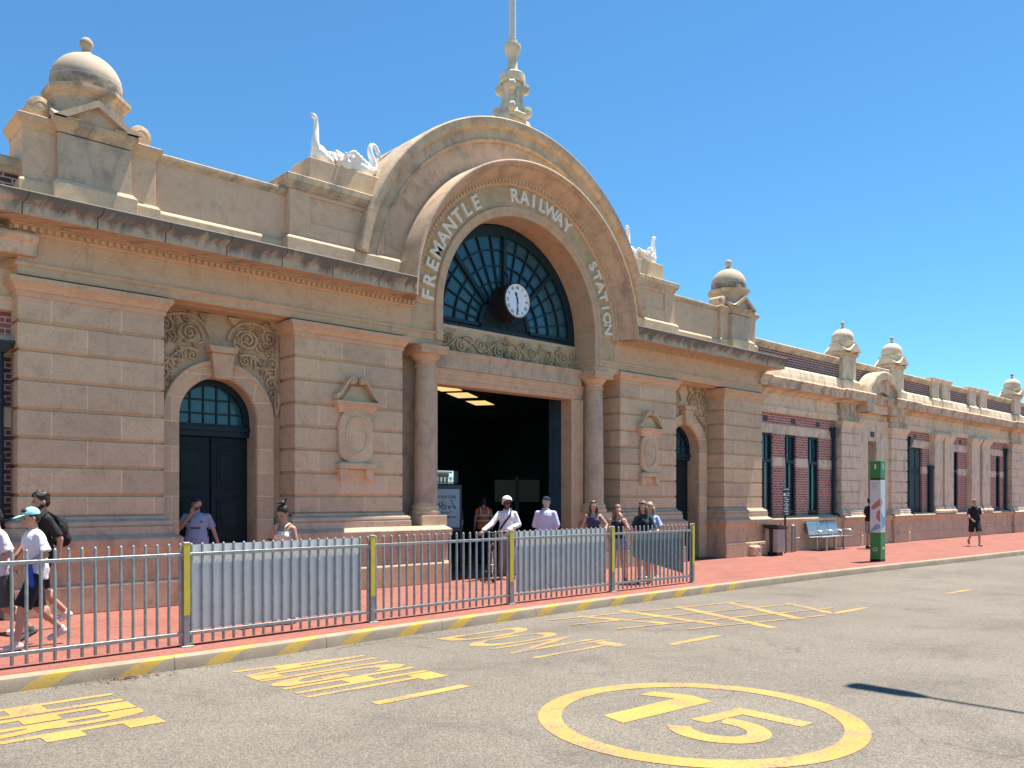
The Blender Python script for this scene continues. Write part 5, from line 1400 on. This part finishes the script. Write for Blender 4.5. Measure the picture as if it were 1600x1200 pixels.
    # ---- clothes
    if top:
        col, sl, hem = top[:3]; opts = top[3] if len(top) > 3 else {}
        m = MB(); torso(m, opts.get('inf', .018), 1.02)
        for s in 'LR':
            if sl > 0:
                a = P['sh'+s]; el = P['el'+s]; wr = P['wr'+s]; fl = opts.get('flare', .014)
                if sl <= 1: m.cone(a-ax*.004*k, a.lerp(el, sl), .054*w*k, (.048*w+fl)*k, 16)
                else: m.caps(a-ax*.008*k, el, .056*w*k, (.046+fl*.7)*k, 14); m.cone(el, el.lerp(wr, sl-1), (.046+fl*.7)*k, (.034+fl*.6)*k, 14)
            elif sl == 0 and not opts.get('straps'): m.ell(P['sh'+s], .062*k)
        if opts.get('belly'): m.ell(P['waist']+V(0, .05, -.02)*k, (.15*k, .13*k, .16*k), 16, 10)
        if hem < .97: 
            m.caps(P['hipL']+V(.0, 0, hem-.93+.02)*k, P['hipL']+V(0, 0, .08)*k, .105*w*k, .11*w*k, 14); m.caps(P['hipR']+V(0, 0, hem-.93+.02)*k, P['hipR']+V(0, 0, .08)*k, .105*w*k, .11*w*k, 14)
            m.ell(V(0, P['pelvis'].y, (hem+.03)*k), (.17*w*k, .125*w*k, .10*k), 16, 10)
        cuts = [(V(0, 0, hem*k), V(0, 0, -1))]
        if opts.get('straps'): cuts.append((P['chest']+ax*opts['straps']*k, ax))
        mesh_obj(remesh(m, 'shirt', .011*k, [cloth(col)], 4, cuts), opts.get('name', 'shirt'), t)
        if opts.get('straps'):
            m = MB()
            for s in (-1, 1):
                m.tube([P['chest']+tq @ (V(s*.075, .115, .07)*k), P['chest']+tq @ (V(s*.085, .085, .155)*k), P['chest']+tq @ (V(s*.085, .0, .185)*k), P['chest']+tq @ (V(s*.08, -.09, .13)*k)], .012*k, 6)
            m.build('strap', cloth(col), t, smooth=True, local=True)
        if opts.get('collar'):
            m = MB()
            for s in (-1, 1): m.prism([(0, 0), (.075, .02), (.07, .07), (0, .045)], -.006, .006); 
            m = MB(); m.tube([P['neck']+tq @ (V(.070*math.cos(a), .062*math.sin(a), .01+.02*math.cos(a+PI/2))*k) for a in [R(110+x*20) for x in range(17)]], .016*k, 6)
            m.build('collar', cloth(col), t, smooth=True, local=True)
    if legs:
        col, ln, fl = legs[:3]
        m = MB(); m.ell(P['pelvis'], ((.155*w+.014)*k, (.110*w+.014)*k, .125*k), 18, 12, tq)
        cuts = [(V(0, 0, (P['pelvis'].z/k+.10)*k), V(0, 0, 1))]
        for s in 'LR':
            hi, kn, an = P['hip'+s], P['knee'+s], P['ank'+s]
            if ln <= 1: m.cone(hi, hi.lerp(kn, ln), (.092*w+.012)*k, (.062*w+fl)*k, 18)
            else: m.caps(hi, kn, (.09*w+.012)*k, (.058+fl)*k, 16); m.cone(kn, kn.lerp(an, ln-1), (.058+fl)*k, (.046+fl)*k, 16)
        mesh_obj(remesh(m, 'legwear', .011*k, [cloth(col)], 3, cuts), 'shorts' if ln <= 1.1 else 'trousers', t)
    if shoes:
        for s in 'LR':
            m = MB(); a = P['ank'+s]; f = P['foot'+s]; d = f-a
            heel = a+V(0, -.040, -.038)*k
            m.caps(heel, f+V(0, .005, .004)*k, .043*k, .038*k, 12); m.caps(a+V(0, 0, .005)*k, a+V(0, .01, -.03)*k, .044*k, .046*k, 12)
            zmin = min(heel.z, f.z)-.036*k
            sh = mesh_obj(remesh(m, 'shoe', .009*k, [cloth(shoes)], 3), 'shoe', t)
    if hair:
        hcname, st = hair[:2]; hm = plain('hair_%s' % label[:18], hcname, .6, .3, 30)
        m = MB(); he(m, (0, -.020, .040), (.083, .100, .090))
        if st != 'bald': he(m, (0, -.045, -.01), (.078, .070, .075))
        if st == 'short': he(m, (0, .045, .095), (.055, .045, .030))
        if st == 'curly':
            hr = random.Random(4)
            for _ in range(60):
                a = hr.uniform(0, 2*PI); e_ = hr.uniform(.1, 1.35); he(m, (.080*math.cos(a)*math.cos(e_), -.012+.095*math.sin(a)*math.cos(e_), .048+.085*math.sin(e_)), (.022, .022, .022), 7, 5)
        if st in ('long', 'tied'):
            for s in (-1, 1): he(m, (s*.066, -.03, -.05), (.028, .060, .09))
        if st == 'long':
            for x, y0, z in ((-.075, -.03, -.30), (-.085, .02, -.26), (.075, -.03, -.30), (.085, .02, -.26), (0, -.085, -.30), (-.045, -.08, -.31), (.045, -.08, -.31)):
                m.caps(Hd(x*.8, y0-.01, -.03), Hd(x*1.15, y0-.005, z), .042*k, .024*k, 10)
        cuts = [(Hd(0, .055, .055), hq @ V(0, .80, -.60))] if st != 'long' else []
        me = remesh(m, 'hair', .010*k, [hm], 2, [(Hd(0, .050, .045), hq @ V(0, .74, -.67))] if st in ('short', 'curly', 'tied', 'bald') else [])
        if st == 'long':   # clear the face
            bm = bmesh.new(); bm.from_mesh(me)
            kill = [v for v in bm.verts if (hq.transposed() @ (v.co-hc)).y > .036*k and (hq.transposed() @ (v.co-hc)).z < .062*k and abs((hq.transposed() @ (v.co-hc)).x) < .062*k]
            bmesh.ops.delete(bm, geom=kill, context='VERTS'); bm.to_mesh(me); bm.free()
        ho = mesh_obj(me, 'hair', t)
        if st == 'tied':
            m = MB(); hr = random.Random(9); he(m, (0, -.055, .135), (.055, .055, .045))
            for _ in range(16):
                a = hr.uniform(0, 2*PI); m.caps(Hd(.03*math.cos(a), -.055+.03*math.sin(a), .14), Hd(.075*math.cos(a), -.055+.08*math.sin(a), .175+hr.uniform(-.03, .03)), .012*k, .005*k, 6)
            m.build('bun', hm, t, smooth=True, local=True)
    ctx = dict(t=t, P=P, k=k, Hd=Hd, he=he, hq=hq, tq=tq, ax=ax, w=w)
    if extras: extras(ctx)
    return t
M['lips'] = plain('lips', (.34, .13, .11), .5, .05)
def cap(ctx, col, brim=True, name='cap'):
    m = MB(); ctx['he'](m, (0, -.014, .045), (.087, .106, .090), 20, 12)
    hq = ctx['hq']; me = remesh(m, name, .009, [cloth(col)], 1, [(ctx['Hd'](0, 0, .040), hq @ V(0, .10, -1))])
    o = mesh_obj(me, name, ctx['t'])
    if brim:
        m = MB(); k = ctx['k']; q = hq @ Matrix.Rotation(-.16, 3, 'X')
        m.ell(ctx['Hd'](0, .125, .045), (.068*k, .080*k, .008*k), 18, 6, q); m.build('brim', cloth(col), ctx['t'], smooth=True, local=True)
def helmet(ctx, col):
    m = MB(); ctx['he'](m, (0, -.012, .062), (.108, .132, .098), 24, 14); ctx['he'](m, (0, -.06, .0), (.098, .085, .085), 18, 10)
    hq = ctx['hq']; me = remesh(m, 'helmet', .010, [M['swan']], 2, [(ctx['Hd'](0, .05, .035), hq @ V(0, .62, -.78)), (ctx['Hd'](0, 0, -.055), hq @ V(0, 0, -1))])
    mesh_obj(me, 'helmet', ctx['t'])
    m = MB(); k = ctx['k']
    for s in (-1, 1): m.tube([ctx['Hd'](s*.088, .02, .02), ctx['Hd'](s*.075, .03, -.07), ctx['Hd'](s*.02, .06, -.115)], .006*k, 6)
    m.build('strap', cloth(BLACK), ctx['t'], local=True)
def glasses(ctx):
    m = MB(); k = ctx['k']
    for s in (-1, 1):
        ctx['he'](m, (s*.034, .098, .0), (.026, .008, .020), 12, 7); m.tube([ctx['Hd'](s*.06, .085, .004), ctx['Hd'](s*.080, -.01, .006)], .004*k, 5)
    m.build('sunglasses', M['black'], ctx['t'], smooth=True, local=True)
def beard(ctx, col):
    m = MB(); ctx['he'](m, (0, .045, -.080), (.055, .052, .042), 14, 9); ctx['he'](m, (0, .01, -.055), (.071, .052, .045), 14, 9)
    m.build('beard', plain('beard_hair', col, .7, .3, 40), ctx['t'], smooth=True, local=True)

# ---- three men walking off to the left behind the fence
def walk(sw=.30, lift=.10, arm=.18, flip=False):
    a = dict(kneeL=(-.10, .20, .52), ankL=(-.10, .26, .095), kneeR=(.10, -.04, .50), ankR=(.10, -.33, .20), footR=(.12, -.21, .08),
             elL=(-.23, -.12, 1.16), wrL=(-.22, -.10, .91), elR=(.23, .06, 1.15), wrR=(.22, .22, .95))
    if flip:
        b = {}
        for n, p in a.items(): b[n[:-1]+('R' if n[-1] == 'L' else 'L')] = (-p[0], p[1], p[2])
        a = b
    return a
def ex_boy(c):
    cap(c, (.32, .66, .66)); P, k = c['P'], c['k']
    m = MB().caps(P['waist']+V(-.17, .14, -.05)*k, P['waist']+V(-.17, .10, -.30)*k, .035, .03, 8); m.build('blue_bag', cloth((.03, .08, .45)), c['t'], smooth=True, local=True)
tag_ = None
person('young man in aqua cap, white t-shirt and dark shorts walking left behind the fence', (2.60, 10.75, 0), 186, 1.60,
       dict(walk(), elL=(-.24, -.02, 1.16), wrL=(-.16, .20, 1.06), elR=(.24, -.04, 1.16), wrR=(.14, .18, 1.02)), 'tan', (WHITE, .85, .86, dict(inf=.03, flare=.035)), ((.018, .022, .028), .98, .045), (.55, .53, .50), (HAIRB, 'short'), extras=ex_boy, head=(0, -12), lean=4)
person('dark-haired young man in pale t-shirt and grey shorts at the left edge of the fence', (2.30, 11.10, 0), 190, 1.60,
       dict(walk(flip=True), elL=(-.24, -.02, 1.16), wrL=(-.10, .22, 1.04), elR=(.24, -.02, 1.16), wrR=(.12, .22, 1.04), palmL=(0, 0, 1), palmR=(0, 0, 1)), 'tan', ((.62, .56, .62), .85, .88, dict(inf=.028, flare=.03)), ((.075, .075, .078), .98, .045), (.10, .10, .11), (HAIRB, 'short'), head=(0, -22), lean=4)
def ex_bearded(c):
    beard(c, HAIRB); P, k, tq = c['P'], c['k'], c['tq']
    m = MB(); ch = P['chest']
    m.ell(ch+tq @ (V(0, -.20, -.04)*k), (.15*k, .105*k, .20*k), 18, 12, tq); m.ell(ch+tq @ (V(0, -.25, -.14)*k), (.14*k, .09*k, .11*k), 16, 10, tq); m.ell(ch+tq @ (V(0, -.15, .10)*k), (.12*k, .06*k, .07*k), 14, 9, tq)
    o = mesh_obj(remesh(m, 'backpack', .014, [cloth((.016, .016, .017))], 3), 'backpack', c['t'])
    m = MB()
    for s in (-1, 1): m.tube([ch+tq @ (V(s*.11, -.13, .13)*k), ch+tq @ (V(s*.115, -.02, .205)*k), ch+tq @ (V(s*.12, .12, .10)*k), ch+tq @ (V(s*.13, .10, -.10)*k), ch+tq @ (V(s*.14, -.12, -.16)*k)], .018*k, 6)
    m.build('backpack_strap', cloth((.02, .02, .02)), c['t'], smooth=True, local=True)
person('bearded man in black with a black backpack walking left behind the boy in the cap', (2.98, 12.05, 0), 188, 1.79, walk(), 'tan', ((.022, .022, .024), .9, .90, {}), ((.02, .02, .022), .95, .03), (.72, .66, .62), (HAIRB, 'curly'), extras=ex_bearded, head=(0, -6))

# ---- smoker in the doorway
def ex_smoker(c):
    cap(c, (.012, .03, .05)); beard(c, (.10, .055, .035))
    h = c['P']['wrR']; m = MB().caps(c['Hd'](.005, .10, -.065), c['Hd'](-.005, .165, -.075), .005, .005, 6); m.build('cigarette', M['white'], c['t'], local=True)
    P, k, tq = c['P'], c['k'], c['tq']
    m = MB()
    for z, w_ in ((.055, .105), (-.05, .07)):
        for i in range(9):
            u = -w_+2*w_*i/8; yy = .128-.10*abs(u)**1.2*3.0*.5
            m.box((u-.009)*k, (u+.009)*k, 0, .004, -.016*k, .016*k); 
            for q_ in range(-8, 0): m.v[q_] = tuple(P['chest']+tq @ (V(m.v[q_][0]/k, yy+m.v[q_][1], z-.03+m.v[q_][2]/k)*k))
    m.build('shirt_print', cloth((.05, .12, .18)), c['t'], local=True)
person('man in dark cap and blue-grey printed t-shirt smoking in the left doorway', (5.86, 14.15, 0), 238, 1.74,
       dict(elR=(.30, .03, 1.16), wrR=(.06, .17, 1.44), palmR=(-.3, -.9, 0), handR=(-.25, .1, 1.), elL=(-.27, -.05, 1.16), wrL=(-.36, .03, .93)), 'tan', ((.30, .33, .46), .8, .90, dict(inf=.022)), ((.02, .02, .024), 1.9, .014), BLACK, None, extras=ex_smoker, head=(-8, -2), build_=1.08)
# ---- woman with phone
def ex_phone(c):
    P, k = c['P'], c['k']; p = P['wrL']+V(.03, .13, .06)*k
    m = MB().box(-.036, .036, -.075, .075, -.005, .005); m.xf(Matrix.Translation(p) @ Matrix.Rotation(R(35), 4, 'X')); m.build('phone', M['black'], c['t'], local=True)
person('woman in cream singlet with tied-up black hair looking at a phone behind the fence sheet', (5.62, 10.55, 0), 205, 1.62,
       dict(elL=(-.21, .04, 1.13), wrL=(-.07, .26, 1.16), palmL=(0, 0, 1), elR=(.22, .02, 1.12), wrR=(.10, .20, 1.33), palmR=(-.5, -.8, 0), handR=(-.3, .2, 1.)), 'tan', ((.70, .62, .50), 0, .92, dict(straps=.085, name='singlet', inf=.012)), ((.12, .14, .20), 1.9, .012), (.5, .48, .46), (HAIRB, 'tied'), True, 6, (0, -28), ex_phone)
# ---- cyclist with bicycle
def ex_cyclist(c):
    helmet(c, WHITE); glasses(c); P, k, tq = c['P'], c['k'], c['tq']; ch = P['chest']
    m = MB().tube([ch+tq @ (V(-.08, -.10, .17)*k), ch+tq @ (V(-.09, .02, .215)*k), ch+tq @ (V(-.06, .125, .08)*k), ch+tq @ (V(.06, .135, -.08)*k), ch+tq @ (V(.15, .08, -.22)*k), ch+tq @ (V(.17, -.04, -.26)*k)], .020*k, 6)
    m.build('bag_strap', cloth((.02, .03, .05)), c['t'], smooth=True, local=True)
CYX, CYY, CYA = 12.15, 13.20, 233
person('man in white cycle helmet, white shirt and grey trousers pushing a bicycle', (CYX, CYY, 0), CYA, 1.73,
       dict(kneeL=(-.10, .06, .50), ankL=(-.11, .0, .085), kneeR=(.10, .02, .50), ankR=(.11, -.10, .085), elR=(.33, .10, 1.18), wrR=(.56, .40, 1.03), elL=(-.25, .02, 1.16), wrL=(.03, .27, 1.04), palmL=(0, 0, -1), palmR=(0, 0, -1), curl=.9), 'brown', ((.78, .74, .76), 1.95, .88, dict(inf=.026, flare=.022, collar=True)), ((.30, .25, .24), 1.98, .03), (.06, .06, .06), None, extras=ex_cyclist, head=(14, -6))
def bicycle(loc, face):
    t = thing('bicycle', 'black bicycle with pale rims held beside the man in the white helmet', 'bicycle', loc, R(face-90))
    r = .315
    for y, nm in ((.52, 'front'), (-.52, 'rear')):
        m = MB().tube([(0, y+r*math.cos(2*PI*i/36), .335+r*math.sin(2*PI*i/36)) for i in range(37)], .020, 8); wh = m.build('wheel', M['black'], t, smooth=True, local=True)
        m = MB().tube([(0, y+(r-.028)*math.cos(2*PI*i/36), .335+(r-.028)*math.sin(2*PI*i/36)) for i in range(37)], .013, 6); m.build('rim', M['white'], wh, smooth=True, local=True)
        m = MB()
        for i in range(14):
            a = 2*PI*i/14; m.tube([(.02*(1 if i % 2 else -1), y, .335), (0, y+(r-.03)*math.cos(a), .335+(r-.03)*math.sin(a))], .0025, 4)
        m.tube([(-.05, y, .335), (.05, y, .335)], .02, 8); m.build('spokes', M['steel'], wh, local=True)
    m = MB()
    for a, b_, rr in (((0, -.10, .30), (0, .33, .82), .019), ((0, -.10, .30), (0, -.23, .82), .017), ((0, -.22, .76), (0, .32, .87), .016), ((0, .33, .79), (0, .31, .95), .02), ((.035, .37, .62), (.05, .52, .335), .012), ((-.035, .37, .62), (-.05, .52, .335), .012),
                      ((0, .34, .78), (0, .37, .62), .018), ((.04, -.52, .335), (.01, -.10, .30), .011), ((-.04, -.52, .335), (-.01, -.10, .30), .011), ((.04, -.52, .335), (.01, -.22, .76), .010), ((-.04, -.52, .335), (-.01, -.22, .76), .010), ((0, -.23, .82), (0, -.255, .94), .013)):
        m.tube([a, b_], rr, 8)
    m.build('frame', M['black'], t, smooth=True, local=True)
    m = MB(); m.tube([(-.31, .24, 1.0), (-.20, .30, 1.01), (0, .31, .99), (.20, .30, 1.01), (.31, .24, 1.0)], .014, 8); m.tube([(0, .31, .93), (0, .31, .99)], .02, 8)
    for s in (-1, 1): m.caps((s*.21, .295, 1.01), (s*.32, .235, 1.0), .019, .019, 8); m.tube([(s*.15, .31, 1.0), (s*.24, .35, .97)], .006, 5)
    m.build('handlebar', M['black'], t, smooth=True, local=True)
    m = MB(); m.ell((0, -.28, .955), (.075, .07, .03)); m.caps((0, -.24, .96), (0, -.10, .955), .04, .02); m.build('saddle', M['black'], t, smooth=True, local=True)
    m = MB(); m.lathe(0, 0, [(.09, -.004), (.09, .004)], 20); m.xf(Matrix.Translation((.05, -.10, .30)) @ Matrix.Rotation(PI/2, 4, 'Y')); m.tube([(.06, -.10, .30), (.065, -.02, .17)], .009, 6); m.tube([(-.06, -.10, .30), (-.065, -.18, .43)], .009, 6); m.box(.06, .14, -.06, .02, .155, .175); m.build('crank', M['steel'], t, local=True)
fx, fy = math.cos(R(CYA)), math.sin(R(CYA))
bicycle((CYX-fy*-.0+(fy)*.34*1.0+fx*.10, CYY-fx*.34+fy*.10, 0), CYA)
# ---- man in pale blue shirt seen from behind
person('older man in dark cap and pale lilac-blue shirt seen from behind at the entrance', (12.55, 12.45, 0), 20, 1.74,
       dict(elL=(-.25, .02, 1.15), wrL=(-.08, .22, 1.10), elR=(.26, .02, 1.15), wrR=(.10, .24, 1.10)), 'fair', ((.56, .56, .74), 1.7, .84, dict(inf=.03, flare=.03, collar=True, belly=True)), ((.06, .06, .08), 1.95, .02), BLACK, ((.35, .33, .30), 'bald'), extras=lambda c: cap(c, (.012, .025, .05)), head=(-12, -16), build_=1.12, lean=3)
# ---- girls by the fence
def ex_shades(c):
    m = MB(); k = c['k']
    for s in (-1, 1): c['he'](m, (s*.036, .078, .088), (.028, .012, .020), 10, 6)
    m.build('sunglasses', M['black'], c['t'], smooth=True, local=True)
person('girl with long brown hair and navy patterned top behind the second fence sheet', (13.55, 12.0, 0), 222, 1.66,
       dict(elR=(.24, -.02, 1.14), wrR=(.21, .12, .95), elL=(-.30, .03, 1.20), wrL=(-.26, .18, 1.03)), 'fair', ((.06, .065, .13), 0, .95, dict(straps=.075, name='top')), ((.20, .22, .28), .6, .03), (.3, .28, .26), ((.13, .075, .042), 'long'), True, extras=ex_shades, head=(4, -2))
person('girl with ginger-brown hair in black singlet and denim shorts, hand to her mouth', (13.10, 10.95, 0), 228, 1.585,
       dict(kneeR=(.10, .03, .50), elL=(-.24, .05, 1.18), wrL=(-.07, .15, 1.42), palmL=(.3, -.9, 0), handL=(.2, .1, 1.), elR=(.22, -.02, 1.13), wrR=(.19, .12, .92), kneeL=(-.12, .0, .50), ankL=(-.16, -.10, .085)), 'fair', ((.02, .022, .026), 0, 1.0, dict(straps=.075, name='singlet')), (DENIM, .42, .030), BLACK, ((.24, .11, .055), 'long'), True, head=(10, -4))
def ex_bag(c):
    ex_shades(c); P, k, tq = c['P'], c['k'], c['tq']; ch = P['chest']
    m = MB(); m.ell(ch+tq @ (V(.0, .14, -.06)*k), (.13*k, .075*k, .17*k), 16, 10, tq); m.build('dark_bag', cloth((.012, .02, .024)), c['t'], smooth=True, local=True)
person('girl leaning forward with a dark bag in front, fair-brown hair and sunglasses on her head', (13.52, 10.62, 0), 205, 1.66,
       dict(elR=(.23, .08, 1.12), wrR=(.10, .24, 1.02), elL=(-.23, .08, 1.12), wrL=(-.08, .26, 1.04)), 'fair', ((.03, .045, .05), .8, .82, dict(name='dark_top', inf=.025)), ((.045, .05, .055), .6, .03), BLACK, ((.16, .095, .055), 'long'), True, 6, (-6, -8), ex_bag)
person('woman with blonde hair and light blue shirt stooping behind the girl with the dark bag', (14.22, 10.98, 0), 205, 1.64,
       dict(elR=(.23, .12, 1.14), wrR=(.14, .30, 1.06), elL=(-.24, .10, 1.14), wrL=(-.14, .30, 1.06)), 'fair', ((.40, .46, .66), .8, .88, dict(inf=.026, flare=.028)), ((.04, .05, .08), .5, .03), (.6, .58, .56), ((.42, .27, .13), 'long'), True, 10, (0, -30))
# ---- people further off
def ex_vest(c):
    P, k, tq = c['P'], c['k'], c['tq']
    m = MB()
    for (z, ) in ((-.02,), (-.16,)):
        m.tube([P['chest']+tq @ (V(.185*c['w']*math.cos(a), .135*c['w']*math.sin(a), z)*k) for a in [2*PI*i/24 for i in range(25)]], .020*k, 6)
    for s in (-1, 1): m.tube([P['chest']+tq @ (V(s*.10, -.130, -.02)*k), P['chest']+tq @ (V(s*.10, -.10, .14)*k), P['chest']+tq @ (V(s*.10, .0, .20)*k)], .018*k, 6)
    m.build('reflective_band', M['vestband'], c['t'], smooth=True, local=True)
person('station worker in orange hi-vis vest with silver bands standing in the dark hall', (14.45, 16.6, 0), 60, 1.74, None, 'tan', ((.75, .17, .05), .15, .92, dict(inf=.024, name='vest')), ((.02, .025, .04), 1.95, .02), BLACK, (HAIRB, 'short'), extras=ex_vest)
person('dim figure in dark clothes and grey cap in the hall beside the notice board', (13.75, 16.9, 0), 250, 1.70, walk(), 'fair', ((.05, .06, .07), .8, .92, {}), ((.03, .03, .04), 1.9, .02), BLACK, None, extras=lambda c: cap(c, (.30, .32, .32)))
person('man in dark cap, black t-shirt and khaki shorts reading the map totem', (28.45, 12.70, 0), -20, 1.74,
       dict(elR=(.25, .03, 1.15), wrR=(.12, .25, 1.13), elL=(-.25, .03, 1.15), wrL=(-.10, .25, 1.13)), 'fair', ((.018, .018, .022), .8, .93, {}), (BEIGE, .95, .035), (.03, .035, .05), (HAIRB, 'short'), extras=lambda c: cap(c, (.02, .05, .09)), vox=.011)
person('man in black polo and black shorts striding along the far pavement', (32.75, 10.85, 0), 215, 1.67,
       dict(walk(), elR=(.24, .06, 1.15), wrR=(.16, .26, 1.0)), 'fair', ((.016, .018, .024), .8, .92, dict(collar=True)), ((.018, .02, .026), .92, .04), (.25, .24, .24), ((.30, .20, .11), 'short'), vox=.011)
# ================================================================== LIGHT, SKY, CAMERA
SUN = Vector((.323, -.06, 1.0)).normalized()
elev = math.asin(SUN.z)
w = bpy.data.worlds.new("World"); scene.world = w; w.use_nodes = True
nt = w.node_tree; bg = nt.nodes['Background']
sky = nt.nodes.new('ShaderNodeTexSky'); sky.sky_type = 'NISHITA'; sky.sun_disc = False
sky.sun_elevation = elev; sky.sun_rotation = math.atan2(SUN.x, SUN.y)
sky.air_density = SKY_AIR; sky.dust_density = SKY_DUST; sky.ozone_density = SKY_OZ; sky.altitude = 0
tint = nt.nodes.new('ShaderNodeMix'); tint.data_type = 'RGBA'; tint.blend_type = 'MULTIPLY'; tint.inputs[0].default_value = 1.
tint.inputs[7].default_value = (.62, .92, .90, 1)
nt.links.new(sky.outputs[0], tint.inputs[6]); nt.links.new(tint.outputs[2], bg.inputs['Color']); bg.inputs['Strength'].default_value = SKY_STR
sd = bpy.data.lights.new('sun', 'SUN'); sd.energy = SUN_STR; sd.angle = R(.53); sd.color = (1., .945, .86)
so = bpy.data.objects.new('sun', sd); COL.objects.link(so)
so.rotation_euler = SUN.to_track_quat('Z', 'Y').to_euler(); so.location = (10, -10, 60)
cd = bpy.data.cameras.new('camera'); cam = bpy.data.objects.new('camera', cd); COL.objects.link(cam)
cam.location = (0, 0, 1.7); cam.rotation_euler = (R(90), 0, -R(42.97))
cd.sensor_fit = 'HORIZONTAL'; cd.sensor_width = 36.; cd.lens = 1320./1600.*36.
cd.shift_y = (779.-600.)/1600.; cd.clip_start = .05; cd.clip_end = 2000
scene.camera = cam
vs_ = scene.view_settings; scene.display_settings.display_device = 'sRGB'
vs_.view_transform = 'Standard'; vs_.look = 'None'; vs_.exposure = EXPO; vs_.gamma = 1.
scene.cycles.max_bounces = 8; scene.cycles.diffuse_bounces = 4
